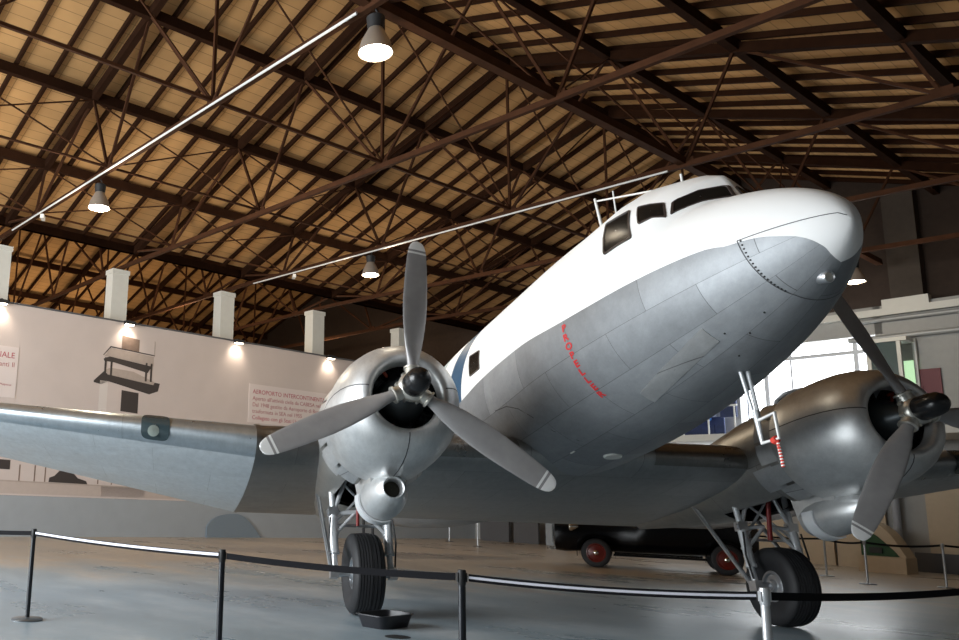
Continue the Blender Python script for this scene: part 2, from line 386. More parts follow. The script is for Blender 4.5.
# longitudinal girders with V bracing, and thin rods
def girder(q, qt, label, wd):
    r = empty('bracing_girder'); r.matrix_world = HALL; tag(r, label, 'girder', 'longitudinal girders', 'structure')
    m = MB(); m.bar((pk(-1, q), q, 9.54), (31.2, q, 9.54), wd, wd); m.build('bottom_beam', M['truss'], r, 0)
    zt = EZ+SL*(HALF-abs(qt-RQ))-.12
    for k in range(-1, 4):
        for a, b in ((k, k+1), (k+1, k)):
            m = MB(); m.bar((pk(a, q), q, 9.54), (pk(b, qt), qt, zt), .035, .035); m.build('tie_rod', M['truss'], r, 0)
girder(9.1, 10.75, 'brown longitudinal beam running towards the cockpit roof', .17)
girder(13.7, 13.7, 'thin brown beam along the middle of the hall, left of the near pendant lamp', .07)
girder(18.4, 19.6, 'thin brown beam between the mural wall and the middle of the hall', .05)
girder(23.1, 22.55, 'thin brown beam nearest the white columns', .05)
# white columns above the mural wall
for k in range(-1, 5):
    m = MB(); m.box((0, 0, 4.6), (.62, .5, 9.2)); m.box((0, 0, 9.12), (.68, .56, .16))
    c = m.build('column', M['plaster'], None, 0)
    c.location = W([4.2, 8.66, 12.95, 17.55, 22.15, 27.2][k+1], QW+.6, 0); c.rotation_euler = (0, 0, math.atan2(D1[1], D1[0]))
    tag(c, 'white square column behind the mural wall', 'column', 'white columns on the mural wall', 'structure')

# ------------------------------------------------------------------ end wall
PE = 31.5
def eobj(mb, name, m, parent=None, smooth=0): return hall_obj(mb, name, m, parent, smooth)
w = MB()
w.box((PE+.15, -1.5, 4.1), (.3, 22.0, 8.2)); w.box((PE+.15, 19.6, 4.1), (.3, 11.8, 8.2)); w.box((PE+.15, 11.6, 1.9), (.3, 4.6, 3.8)); w.box((PE+.15, 11.6, 7.75), (.3, 4.6, .9))
tag(eobj(w, 'wall_back', M['endwall']), 'white painted end wall', kind='structure')
w = MB(); w.box((PE+1.2, 18, 11.2), (.3, 66, 7.5)); tag(eobj(w, 'wall_back_gable', M['endwall_dark']), 'dark boarded gable', kind='structure')
w = MB(); w.box((PE+.9, 8.75, 10.0), (.5, .85, 4.2)); tag(eobj(w, 'trim_3', mat('dark_pillar', (.055, .042, .032), .8, noise=.2)), kind='structure')
w = MB(); w.box((PE-.05, 4, 7.95), (.35, 24, .22)); w.box((PE-.02, 8.6, 8.2), (.3, 1.2, .3)); tag(eobj(w, 'trim_4', M['plaster']), 'white ledge along the end wall', kind='structure')
def hpipe(z, r, label):
    m = MB(); m.tube((PE-.12, -6, z), (PE-.12, 10.2, z), r); o = eobj(m, 'wall_pipe', mat('grey_pipe', (.34, .35, .35), .5, .3), None, 40); tag(o, label, 'pipe', 'grey pipes on the end wall')
hpipe(7.72, .07, 'grey pipe just under the white ledge of the end wall'); hpipe(7.15, .08, 'grey pipe above the glass booth on the end wall')
# glazed end door: daylight sky panel outside, frame and mullions in front
M['sky'] = mat('bright_sky', (1, 1, 1), 1, emit=(.93, .97, 1.0), estr=6)
w = MB(); w.box((PE+1.0, 13.4, 5.2), (.05, 9.5, 4.6)); tag(eobj(w, 'backdrop_sky', M['sky']), 'bright daylight outside the end door', kind='structure')
r = tag(empty('window_1'), 'tall glazed opening to bright daylight', kind='structure'); r.matrix_world = HALL
M['frame'] = mat('white_frame', (.60, .63, .68), .5)
m = MB(); m.box((PE-.05, 13.4, 6.78), (.14, 8, .12)); m.build('transom', M['frame'], r, 0)
for q, wd in ((10.05, .13), (11.95, .05), (12.75, .14), (13.4, .06), (9.72, .1), (14.6, .14)):
    m = MB(); m.box((PE-.05, q, 5.3), (.12, wd, 3.9)); m.build('mullion', M['frame'], r, 0)
# mezzanine with railing, booth and posters
w = MB(); w.box((PE-1.2, 6, 4.0), (2.4, 28, .22)); tag(eobj(w, 'trim_5', M['plaster']), 'edge of the mezzanine floor', kind='structure')
r = tag(empty('mezzanine_railing'), 'white metal railing at the mezzanine edge', 'railing'); r.matrix_world = HALL
m = MB(); m.tube((PE-2.3, 12.8, 5.05), (PE-2.3, 19, 5.05), .03); m.build('top_rail', M['white'], r)
for i in range(8):
    m = MB(); m.tube((PE-2.3, 12.9+i*.85, 4.11), (PE-2.3, 12.9+i*.85, 5.05), .025); m.build('post', M['white'], r)
M['blue'] = mat('blue_board', (.01, .10, .34), .9, noise=.5, nscale=5)
M['navy'] = mat('navy_board', (.02, .03, .08), .9, noise=.5, nscale=7)
for i, (q, z, a, b_, mm, lab) in enumerate([(14.55, 5.05, .55, .65, 'blue', 'bright blue display board on the mezzanine, left of the navy one'), (13.75, 5.3, .55, .95, 'navy', 'navy display board on the mezzanine beside the bright opening'), (15.1, 4.5, 2.2, .75, 'navy', 'wide dark blue display board behind the mezzanine railing')]):
    m = MB(); m.box((PE-1.0+.2*i, q, z), (.08, a, b_)); m.box((PE-1.05+.2*i, q-a*.2, z-b_*.1), (.03, a*.3, b_*.5)); o = eobj(m, 'display_board', M[mm]); tag(o, lab, 'board', 'mezzanine display boards')
m = MB(); m.box((PE-1.6, 14.2, 5.95), (.12, 1.3, .28)); tag(eobj(m, 'hanging_sign', M['plaster']), 'pale blank sign hanging under the nose', 'sign')
r = tag(empty('glass_booth'), 'white framed glass booth on the end wall by the red poster', 'booth'); r.matrix_world = HALL
for (pp, q) in ((PE-.1, 9.5), (PE-.1, 8.5), (PE-.7, 8.72), (PE-.7, 9.5)):
    m = MB(); m.box((pp, q, 5.55), (.1, .1, 2.9)); m.build('frame_post', M['plaster'], r, 0)
m = MB(); m.box((PE-.4, 9.05, 6.95), (.75, 1.1, .12)); m.build('roof', M['plaster'], r, 0)
M['clear'] = mat('clear_pane', (.92, .96, .94), .05); M['clear'].node_tree.nodes['Principled BSDF'].inputs['Transmission Weight'].default_value = 1; M['clear'].node_tree.nodes['Principled BSDF'].inputs['IOR'].default_value = 1.1
M['boothglass'] = mat('grey_green_glass', (.07, .10, .10), .15)
m = MB(); m.box((PE-.7, 9.1, 5.6), (.03, .7, 2.6)); m.build('pane', M['boothglass'], r, 0)
m = MB(); m.bar((PE-.68, 8.70, 5.6), (PE-.12, 8.5, 5.6), .03, 2.6); m.build('pane', M['clear'], r, 0)
m = MB(); m.box((PE-.02, 8.66, 5.85), (.06, .34, 1.0)); o = tag(eobj(m, 'window_2', mat('greenery_daylight', (.3, .5, .25), .8, emit=(.62, .9, .55), estr=.9)), 'small window to sunlit greenery inside the glass booth', kind='structure')
m = MB(); m.box((PE-.04, 8.25, 5.55), (.06, .62, 1.0)); m.box((PE-.08, 8.5, 5.3), (.03, .22, .5)); o = eobj(m, 'wall_poster', mat('dark_red_poster', (.12, .008, .013), .5)); tag(o, 'dark red poster on the white end wall', 'poster')
m = MB(); m.lathe([(0, 1.0), (.25, .95), (.5, .7), (.62, .35), (.65, .02)], (PE-1.2, 11.1, 4.95), (0, 0, 1), 28, True); m.lathe([(0, .3), (.84, .3)], (PE-1.2, 11.1, 4.11), (0, 0, 1), 20, True)
tag(eobj(m, 'domed_exhibit', M['black_matt'], None, 40), 'dark domed exhibit silhouetted against the bright opening', 'exhibit')
# lower end wall: beige panels, grey skirting, downpipe
for i, (q, wd, lab) in enumerate([(11.6, 1.0, 'under the port oil cooler'), (10.35, 1.4, 'left of the grey downpipe'), (7.9, 1.5, 'at the right edge of the picture'), (6.2, 1.6, 'outside the right edge of the picture'), (13.2, 1.6, 'behind the port landing gear')]):
    m = MB(); m.box((PE-.12, q, 1.65), (.1, wd-.04, 2.5)); m.box((PE-.1, q, .2), (.14, wd-.02, .4))
    o = eobj(m, 'wall_panel', M['beige']); tag(o, 'tall beige wall panel %s' % lab, 'panel', 'beige panels of the end wall')
m = MB(); m.box((PE-.22, 7.2, .28), (.06, 3.6, .56)); tag(eobj(m, 'baseboard_back', M['greyp']), kind='structure')
m = MB(); m.tube((PE-.25, 9.35, 0), (PE-.25, 9.35, 3.9), .11); tag(eobj(m, 'downpipe', mat('blue_grey_pipe', (.30, .32, .36), .5), None, 40), 'thick blue grey downpipe beside the green display case', 'pipe')
# green sloping display case
r = tag(empty('display_case'), 'beige display case with a curved top and a green panel', 'display case'); r.matrix_world = HALL
m = MB(); m.box((29.4, 9.13, .22), (.9, 1.14, .44)); m.build('plinth', M['beige'], r, 0)
arc = [(9.7, .44), (9.7, 1.46), (9.4, 1.43), (9.25, 1.37), (9.1, 1.28), (8.98, 1.17), (8.87, 1.03), (8.78, .88), (8.68, .68), (8.56, .44)]
m = MB(); m.slab(arc, (29.05, 0, 0), (0, 1, 0), (0, 0, 1), (1, 0, 0), .75); m.build('curved_body', M['beige'], r, 0)
inn = [(9.62, .46), (9.62, 1.2), (9.4, 1.14), (9.2, 1.0), (9.0, .8), (8.84, .62), (8.72, .46)]
m = MB(); m.slab(inn, (29.02, 0, 0), (0, 1, 0), (0, 0, 1), (1, 0, 0), .03); m.build('green_panel', mat('green_felt', (.02, .075, .03), .7, noise=.4), r, 0)
m = MB(); m.box((28.99, 9.25, .62), (.05, .3, .16)); m.build('display_model', M['black_matt'], r, 0)
# far corner screens seen below the wing
for i, (q, wd, h_, mm, lab) in enumerate([(23.6, 1.5, 1.5, 'greyp', 'grey screen in the far corner, leftmost'), (22.0, 1.2, 1.3, 'greyp', 'dark screen in the far corner left of the thin post'), (20.6, .9, 1.7, 'wall_grey', 'pale screen beside the far thin post'), (18.6, 2.4, 1.2, 'greyp', 'long dark screen at the far wall beside the black car')]):
    m = MB(); m.box((PE-1.0, q, h_/2), (.12, wd, h_)); o = eobj(m, 'screen', M[mm]); tag(o, lab, 'screen', 'screens in the far corner')

# ------------------------------------------------------------------ things on the mural wall
def wallslab(name, poly, m, parent=None, t=.012, lift=0.0, smooth=0):
    mb = MB(); mb.slab(poly[::-1], (0, QW-lift, 0), (1, 0, 0), (0, 0, 1), (0, -1, 0), t)
    return mb.build(name, m, parent, smooth)
def wall_text(body, size, p, z, m, parent, lift, align='LEFT'):
    words = body.split(); full = text_mesh(body, size)[0]; x0 = p-(full[:, 0].max() if align == 'RIGHT' else 0)
    for i, wd in enumerate(words):          # one mesh per printed word
        V, Fc = text_mesh(wd, size, .002)
        off = 0.0
        if i: off = text_mesh(' '.join(words[:i])+' l', size)[0][:, 0].max()-.10*size
        mb = MB(); mb.add([(x0+off+v[0], QW-lift-v[2], z+v[1]) for v in V], Fc); mb.build('lettering', m, parent, 0)
M['sign'] = mat('pale_sign', (.70, .62, .60), .7); M['txt'] = mat('red_print', (.42, .06, .09), .6); M['txt2'] = mat('faded_red_print', (.40, .13, .14), .6)
r = tag(empty('text_panel'), 'pale text panel on the mural wall behind the starboard propeller', 'sign'); r.matrix_world = HALL
wallslab('board', [(18.45, 4.25), (23.3, 4.25), (23.3, 5.72), (18.45, 5.72)], M['sign'], r, .02)
for i, (t, sz, mm) in enumerate([('AEROPORTO INTERCONTINENTALE DI MI', .235, 'txt'), ("Aperto all'attività civile da CABESA nel 19", .215, 'txt2'), ('Dal 1948 gestito da Aeroporto di Busto', .215, 'txt2'), ('trasformata in SEA nel 1955', .215, 'txt2'), ('Collegato con gli Stati Uniti dal', .215, 'txt')]):
    wall_text(t, sz, 18.62, 5.36-i*.245, M[mm], r, .021)
r = tag(empty('text_panel'), 'pale text panel cut by the left edge of the picture', 'sign'); r.matrix_world = HALL
wallslab('board', [(5.6, 4.25), (9.36, 4.25), (9.36, 5.86), (5.6, 5.86)], M['sign'], r, .02)
wall_text('CIALE', .26, 9.24, 5.5, M['txt'], r, .021, 'RIGHT'); wall_text('anti Il', .22, 9.24, 5.22, M['txt2'], r, .021, 'RIGHT'); wall_text('di Malpensa', .1, 9.2, 4.62, M['txt2'], r, .021, 'RIGHT')
# printed control tower
M['ink'] = mat('print_dark', (.045, .036, .034), .7); M['ink2'] = mat('print_brown', (.20, .14, .11), .7, noise=.3); M['ink3'] = mat('print_mid', (.42, .35, .31), .7, noise=.15); M['inkw'] = mat('print_white', (.66, .60, .57), .7)
r = tag(empty('mural_print'), 'large print of an old control tower with balcony on the mural wall', 'mural'); r.matrix_world = HALL
wallslab('tower_shaft', [(12.55, 1.3), (14.2, 1.3), (14.2, 5.1), (12.55, 5.1)], M['wall'], r, .004)
wallslab('tower_edge', [(12.25, 3.6), (12.55, 3.6), (12.55, 5.15), (12.25, 5.15)], M['inkw'], r, .006)
wallslab('tower_window', [(13.08, 4.18), (13.74, 4.15), (13.74, 4.86), (13.08, 4.9)], M['ink'], r, .008)
wallslab('lower_deck', [(12.02, 5.12), (12.4, 5.5), (12.45, 5.42), (14.56, 5.28), (14.5, 5.0), (14.15, 4.86), (12.55, 5.15), (12.3, 5.02), (12.02, 5.06)], M['ink'], r, .006)
wallslab('lower_roof', [(12.42, 5.52), (12.6, 5.62), (13.5, 5.58), (14.35, 5.30), (14.3, 5.2), (12.5, 5.38)], M['ink3'], r, .009)
wallslab('upper_shade', [(12.33, 5.9), (12.55, 6.0), (14.2, 5.85), (14.05, 5.6), (12.7, 5.82), (12.36, 5.82)], M['ink'], r, .006)
wallslab('balcony', [(12.35, 5.98), (12.58, 6.3), (14.26, 6.2), (14.26, 5.86), (12.58, 6.0)], M['ink3'], r, .009)
wallslab('rail', [(12.30, 6.02), (12.56, 6.36), (14.28, 6.26), (14.28, 6.23), (12.58, 6.32), (12.33, 6.02)], M['ink'], r, .011)
for p_ in (12.38, 12.6, 13.95, 14.15):
    wallslab('strut', [(p_, 5.3), (p_+.07, 5.3), (p_+.07, 5.95), (p_, 5.95)], M['ink'], r, .011)
wallslab('cabin', [(12.98, 6.33), (13.66, 6.3), (13.66, 6.72), (12.98, 6.8)], M['ink2'], r, .008)
wallslab('antenna', [(14.27, 6.2), (14.3, 6.2), (14.3, 6.75), (14.27, 6.75)], M['ink3'], r, .006)
r = tag(empty('mural_print'), 'print of an old airfield road with a dark car, seen under the wing', 'mural'); r.matrix_world = HALL
wallslab('ground', [(2, 1.3), (19, 1.3), (19, 1.55), (14, 1.62), (2, 1.72)], mat('print_ground', (.50, .42, .38), .7, noise=.08), r, .004)
wallslab('road_edge', [(2, 1.72), (14, 1.62), (14, 1.66), (2, 1.78)], M['ink3'], r, .006)
wallslab('car', [(10.7, 1.70), (12.05, 1.68), (12.0, 1.78), (11.7, 1.86), (11.5, 2.04), (11.05, 2.07), (10.88, 1.9), (10.72, 1.84)], M['ink'], r, .008)
wallslab('wheelbarrow', [(13.9, 1.62), (14.6, 1.6), (14.6, 1.74), (13.9, 1.77)], M['ink2'], r, .008)
wallslab('shed', [(8.3, 2.05), (9.4, 2.03), (9.4, 2.32), (8.3, 2.35)], M['ink'], r, .008)
for p_ in (9.7, 10.2, 10.55, 12.4, 12.9): wallslab('fence_post', [(p_, 1.7), (p_+.04, 1.7), (p_+.04, 2.2), (p_, 2.2)], M['ink2'], r, .006)
# grey dome panel standing at the foot of the wall
pts = [(16.74, .0)]+[(16.74+.25*t+1.0*t*t, .35+.5*math.sin(t*PI/2)) for t in np.linspace(0, 1, 8)]+[(17.99+1.2*t, .85*math.cos(t*PI/2)) for t in np.linspace(.1, 1, 9)]
mb = MB(); mb.slab([(a, z) for a, z in pts][::-1], (0, QW-.04, 0), (1, 0, 0), (0, 0, 1), (0, -1, 0), .06)
tag(hall_obj(mb, 'dome_panel', mat('blue_grey_panel', (.20, .25, .30), .7)), 'blue grey rounded panel leaning at the foot of the mural wall', 'panel')
# wall spotlights
def spot(name, loc, target, power, color, ang=1.3):
    l = bpy.data.lights.new(name, 'SPOT'); l.energy = power; l.color = color; l.spot_size = ang; l.spot_blend = .8; l.shadow_soft_size = .05
    o = bpy.data.objects.new(name, l); COL.objects.link(o); return o
M['bulb'] = mat('lit_bulb', (1, 1, 1), .5, emit=(1, .86, .66), estr=22)
sp0 = None
for i, (p_, lab) in enumerate([(8.61, 'at the left edge of the picture'), (13.13, 'above the printed control tower'), (17.76, 'right of the tower print'), (22.39, 'just left of the starboard engine cowl'), (27.0, 'hidden behind the starboard engine')]):
    r = empty('wall_spotlight', W(p_, QW-.0, 7.2)); r.rotation_euler = (0, 0, math.atan2(D1[1], D1[0]))
    tag(r, 'small lit spotlight on the mural wall top %s' % lab, 'spotlight', 'spotlights on the mural wall')
    m = MB(); m.bar((0, .05, .08), (0, -.2, .1), .05, .04); m.build('arm', M['black_matt'], r, 0)
    m = MB(); m.box((0, -.2, .02), (.38, .18, .12)); m.build('housing', M['black_matt'], r, 0)
    m = MB(); m.box((0, -.2, -.05), (.3, .13, .02)); m.build('lamp', M['bulb'], r, 0)
    l = spot('spot_light', None, None, 55, (1, .85, .68), 2.0); l.parent = r; l.location = (0, -.2, -.08); l.rotation_euler = (math.radians(26), 0, 0)

# ------------------------------------------------------------------ pendant lamps
M['lamp_shade'] = mat('lamp_reflector', (.50, .44, .38), .35, .6)
M['lamp_glow'] = mat('lamp_glow', (1, 1, 1), .5, emit=(1, .93, .80), estr=14)
def pendant():
    r = empty('pendant_lamp')
    m = MB(); m.path([(0, 0, .74), (.03, 0, .67), (0, 0, .6)], .018); m.build('hook', M['black_matt'], r)
    m = MB(); m.lathe([(0, .02), (0, .13), (.2, .15), (.24, .1)], (0, 0, .38), (0, 0, 1), 20, True); m.build('ballast_housing', M['black_matt'], r)
    m = MB(); m.lathe([(.38, .12), (.3, .16), (.16, .23), (.0, .27), (-.04, .275), (0, .255), (.15, .21), (.3, .14)], (0, 0, 0), (0, 0, 1), 28); m.build('reflector', M['lamp_shade'], r)
    m = MB(); m.lathe([(0, .0), (0.0, .25)], (0, 0, 0.0), (0, 0, 1), 28); m.build('lamp_disc', M['lamp_glow'], r)
    return r
pl = pendant()
for i, (p_, q, z, s_, lab) in enumerate([(8.85, 9.05, 8.66, 1.02, 'lit bell shaped pendant lamp at the top of the picture, the nearest and brightest'), (8.74, 18.95, 8.65, 1.0, 'lit bell shaped pendant lamp left, above the wing'), (18.3, 18.85, 8.66, 1.0, 'lit bell shaped pendant lamp beside the top propeller blade'), (28.3, 8.9, 8.36, 1.0, 'lit pendant lamp half hidden behind the nose')]):
    o = pl if i == 0 else copy_tree(pl)
    o.location = W(p_, q, z); o.scale = (s_, s_, s_); tag(o, lab, 'lamp', 'bell pendant lamps')
    l = bpy.data.lights.new('lamp_light', 'POINT'); l.energy = 80 if i in (0, 3) else 400; l.color = (1, .84, .62); l.shadow_soft_size = .2
    lo = bpy.data.objects.new('lamp_light', l); COL.objects.link(lo); lo.location = W(p_, q, z-.35)
for p_, q, e in ((8.8, 30, 380), (18, 30, 380), (27, 31, 300), (8.8, 41, 420), (18, 41, 420), (-1, 18.5, 200), (-1, 9, 40)):   # unseen lights added to brighten the next hall and behind the viewer
    l = bpy.data.lights.new('lamp_light', 'POINT'); l.energy = e; l.color = (1, .78, .52); l.shadow_soft_size = .25
    lo = bpy.data.objects.new('lamp_light', l); COL.objects.link(lo); lo.location = W(p_, q, 8.2)
# white conduits along the bottom chords
M['conduit'] = mat('white_conduit', (.74, .74, .72), .4)
for k, qb, lab in ((0, 9.27, 'white conduit pipe under the truss chord from the left edge up to the near lamp'), (2, 9.4, 'white conduit pipe from the second visible column up to the cockpit roof')):
    m = MB(); pts = [W(pk(k, q)-.12, q, 9.36) for q in np.linspace(QW-.9, qb, 12)]
    m.path(pts, .024); o = m.build('conduit', M['conduit']); tag(o, lab, 'conduit', 'white conduits under the roof')
    m = MB(); m.box((0, 0, 0), (.1, .3, .12)); e = m.build('junction_box', M['conduit'], o, 0); e.location = W(pk(k, QW-3), QW-3, 9.26)

# ------------------------------------------------------------------ the airliner
plane = empty('airplane', (0, 2.30, 0)); plane.rotation_euler = (-TH, 0, 0)
tag(plane, 'silver and white twin engine propeller airliner standing on its tail wheel', 'airplane')
RX = np.array([[1, 0, 0], [0, math.cos(TH), math.sin(TH)], [0, -math.sin(TH), math.cos(TH)]])   # body -> world
OFF = RX.T@np.array([0, -2.30, HP])
BM = Matrix.Translation(Vector(OFF))
def part(mb, name, m, parent=None, smooth=40):
    return mb.build(name, m, parent or plane, smooth, BM if parent is None else None)
def toB(X):       # world point -> body axes
    return RX.T@(np.array(X, float)-np.array([0, 0, HP]))

def fuselage_material():
    m, nt, b, base, tc = aluminium('fuselage_skin', (.285, .30, .315), .52, (1.15, .52), metal=.35, lines=.6, var=.15)
    sep = nt.nodes.new('ShaderNodeSeparateXYZ'); nt.links.new(tc.outputs['Object'], sep.inputs[0])
    ax = math_node(nt, 'ABSOLUTE', sep.outputs[0]); s = sep.outputs[1]; z = sep.outputs[2]
    def curve(inp, pts, x0, x1, y0, y1):
        t = math_node(nt, 'DIVIDE', math_node(nt, 'SUBTRACT', inp, x0), x1-x0)
        fc = nt.nodes.new('ShaderNodeFloatCurve'); c = fc.mapping.curves[0]
        P = [((a-x0)/(x1-x0), (b_-y0)/(y1-y0)) for a, b_ in pts]
        while len(c.points) > 2: c.points.remove(c.points[1])
        c.points[0].location = P[0]; c.points[1].location = P[-1]
        for q in P[1:-1]: c.points.new(*q)
        fc.mapping.update(); nt.links.new(t, fc.inputs['Value'])
        return math_node(nt, 'ADD', math_node(nt, 'MULTIPLY', fc.outputs[0], y1-y0), y0)
    g = curve(s, [(-3, .70), (-2.16, .71), (-1.9, .775), (-1.48, .812), (-1.02, .832), (-.3, .852), (.07, .87), (1.0, .945), (2.43, .99), (3.2, .95), (6, .9), (17, 1.3)], -3, 17, 0, 2)
    fx = curve(ax, [(0, .33), (.077, .365), (.153, .44), (.275, .563), (.351, .62), (.444, .684), (.513, .71), (.7, .75), (1.2, .8)], 0, 1.2, 0, 1)
    nose = math_node(nt, 'LESS_THAN', s, -2.14)
    lim = math_node(nt, 'ADD', math_node(nt, 'MULTIPLY', nose, fx), math_node(nt, 'MULTIPLY', math_node(nt, 'SUBTRACT', 1.0, nose), g))
    white = math_node(nt, 'GREATER_THAN', z, lim)
    # tail stripes
    f0 = math_node(nt, 'ADD', 3.22, math_node(nt, 'MULTIPLY', math_node(nt, 'SUBTRACT', z, .95), .10))
    st = lambda a, b_: math_node(nt, 'MULTIPLY', math_node(nt, 'GREATER_THAN', math_node(nt, 'SUBTRACT', s, f0), a), math_node(nt, 'LESS_THAN', math_node(nt, 'SUBTRACT', s, f0), b_))
    c = mixc(nt, white, base, (.90, .90, .89))
    c = mixc(nt, math_node(nt, 'MULTIPLY', white, st(0, .62)), c, (.008, .07, .15))
    c = mixc(nt, math_node(nt, 'MULTIPLY', white, st(1.3, 3.0)), c, (.42, .52, .56))
    c = mixc(nt, math_node(nt, 'MULTIPLY', white, st(3.0, 20)), c, (.015, .10, .20))
    nt.links.new(c, b.inputs['Base Color'])
    nt.links.new(math_node(nt, 'MULTIPLY', math_node(nt, 'SUBTRACT', 1.0, white), .4), b.inputs['Metallic'])
    return m
M['fus'] = fuselage_material()
S = np.concatenate([PF['s0']+1e-3+(np.linspace(0, 1, 26)**2)*1.0, np.arange(-1.78, -.7, .03), np.arange(-.68, 5, .16), np.arange(5.1, 16.75, .4)])
PH = np.linspace(0, 2*PI, 112, endpoint=False)+PI*.0
SS, PP = np.meshgrid(S, PH, indexing='ij'); G = surf(SS, PP)
UV = np.stack([SS, PP*1.2], -1)
# close the seam with a duplicate column so the UV does not wrap back
G2 = np.concatenate([G, G[:, :1]], 1); UV2 = np.concatenate([UV, np.stack([SS[:, :1], PP[:, :1]+2*PI*1.2], -1).reshape(len(S), 1, 2)], 1); UV2[:, -1, 1] = 2*PI*1.2
mb = MB(); mb.grid(G2, UV2)
mb.add([G[0].mean(0)]+list(G[0]), [(0, 1+(j+1) % len(PH), 1+j) for j in range(len(PH))], [(S[0], 0)]*(len(PH)+1))
mb.add([G[-1].mean(0)]+list(G[-1]), [(0, 1+j, 1+(j+1) % len(PH)) for j in range(len(PH))], [(S[-1], 0)]*(len(PH)+1))
fus = part(mb, 'fuselage', M['fus'], None, 60)

def patch(name, quad, m, lift=.006, rnd=.12, parent=None, mirror=False, rim=None):
    """rounded window-like patch on the skin; quad = 4 (s,phi) corners"""
    q = np.array(quad, float); N = 40
    def shape(scale, lf, n=N):
        out = []
        for k in range(n):
            t = 2*PI*k/n; c, s_ = math.cos(t), math.sin(t); e = 2/(14.0 if rnd < .2 else 40.0)
            a = .5+.5*scale*np.sign(c)*abs(c)**e; b_ = .5+.5*scale*np.sign(s_)*abs(s_)**e
            sp = (1-a)*(1-b_)*q[0]+a*(1-b_)*q[1]+a*b_*q[2]+(1-a)*b_*q[3]; out.append(sp)
        out = np.array(out); P = surf(out[:, 0], out[:, 1])+snorm(out[:, 0], out[:, 1])*lf
        if mirror: P[:, 0] *= -1
        return P
    rings = [shape(sc, lift if sc < 1 else lift) for sc in (1.0, .75, .5, .25, .02)]
    back = shape(1.0, -.01)
    mb = MB(); mb.grid(np.array([back]+rings), None, True)
    o = mb.build(name, m, parent or fus, 50)
    if rim:
        rg = [shape(1.0, -.01), shape(1.0, lift+rim), shape(.9, lift+rim), shape(.88, lift-.002)]
        k = MB(); k.grid(np.array(rg), None, True); k.build('gasket', M['gasket'], o, 50)
    return o
WIN = [('cockpit_side_window', [(-.507, 2.331), (-.816, 2.226), (-1.071, 2.649), (-.688, 2.739)]),
       ('cockpit_quarter_window', [(-.919, 2.221), (-1.294, 2.227), (-1.379, 2.374), (-1.093, 2.499)]),
       ('windscreen', [(-1.36, 2.20), (-1.616, 1.60), (-1.70, 1.62), (-1.40, 2.324)])]
for mir in (False, True):
    for n, q in WIN: patch(n, q, M['glass'], .007, .12, None, mir, .006)
    patch('cabin_window', [(3.077, 2.650), (2.594, 2.698), (2.439, 2.931), (2.862, 2.921)], M['glass'], .006, .12, None, mir, .004)
    for i in range(2, 6): patch('cabin_window', [(3.077+1.0*(i+1), 2.650), (2.594+1.0*(i+1), 2.650), (2.594+1.0*(i+1), 2.921), (3.077+1.0*(i+1), 2.921)], M['glass'], .006, .12, None, mir, .004)
patch('belly_hatch', [(-1.519, 3.942), (-1.522, 4.191), (-.359, 4.34), (-.38, 4.161)], M['alu'], .006, .5)
# PROPELLER lettering
V9 = [text_mesh(ch, .108, 0, 'LEFT', .004) for ch in 'PROPELLER']
mb = MB()
for i, (V, Fc) in enumerate(V9):
    ph = 3.185+(3.95-3.185)*i/8; wd = V[:, 0].max()+V[:, 0].min()
    for v in V: pass
    pc = surf(np.array(0.0), np.array(ph)); h = .01
    tu = surf(np.array(0.0), np.array(ph-h))-pc; R1 = np.linalg.norm(tu)/h
    ss_ = -(V[:, 0]-wd/2)*1.35; pp_ = ph-(V[:, 1]-.038)/R1
    P = surf(ss_, pp_)+snorm(ss_, pp_)*.004
    mb.add(P, Fc)
mb.build('lettering', M['red_text'], fus, 0)
# nose cap joint, its rivets
mb = MB()
def skinline(sp, wdt, lift=.003):
    sp = np.array(sp, float); P = surf(sp[:, 0], sp[:, 1]); N = snorm(sp[:, 0], sp[:, 1]); T = np.gradient(P, axis=0); B = np.cross(T, N); B /= np.linalg.norm(B, axis=1)[:, None]
    mb.grid(np.stack([P+N*lift-B*wdt/2, P+N*lift+B*wdt/2], 1))
skinline([(-2.175-.085*min(1, (p-3.17)/1.2), p) for p in np.linspace(3.17, 6.25, 50)], .008)
skinline([(s_, 3.17) for s_ in np.linspace(-2.175, -2.62, 14)]+[(-2.62-.2*t, 3.17-0*t) for t in np.linspace(.1, 1, 8)], .007)
mb.build('nose_cap_joint', M['line'], fus, 0)
mb = MB()
for p in np.linspace(3.19, 4.2, 17):
    s_ = -2.20-.06*min(1, (p-3.17)/1.2); c = surf(np.array(s_), np.array(p)); n = snorm(np.array([s_]), np.array([p]))[0]; mb.lathe([(-.004, .009), (.006, .008), (.007, .001)], c, n, 8)
mb.build('rivet_row', M['black_matt'], fus)
def on_skin(s_, p): return surf(np.array(s_), np.array(p)), snorm(np.array([float(s_)]), np.array([float(p)]))[0]
c, n = on_skin(-2.476, 4.573); n = n*.5+np.array([0, -.87, 0]); n /= np.linalg.norm(n)
mb = MB(); mb.lathe([(-.05, .055), (.05, .05), (.06, .042), (.045, .036)], c, n, 20); o = mb.build('nose_lamp', M['steel'], fus); mb = MB(); mb.lathe([(.045, .036), (.052, .001)], c, n, 16); mb.build('lens', M['hub'], o)
c, n = on_skin(1.237, 4.68); mb = MB(); mb.lathe([(-.01, .11), (.018, .10), (.022, .001)], c, n, 24); mb.build('belly_disc', M['plaster'], fus)
c, n = on_skin(1.418, 4.331); mb = MB(); mb.box(c+n*.004, (.02, .1, .012)); mb.build('belly_mark', M['white'], fus, 0)
for s_, p in ((-1.75, 4.35), (-1.45, 4.5), (-1.62, 4.15), (-2.0, 4.25)):
    c, n = on_skin(s_, p); mb = MB(); mb.lathe([(-.004, .009), (.006, .008), (.007, .001)], c, n, 8); mb.build('drain', M['black_matt'], fus)
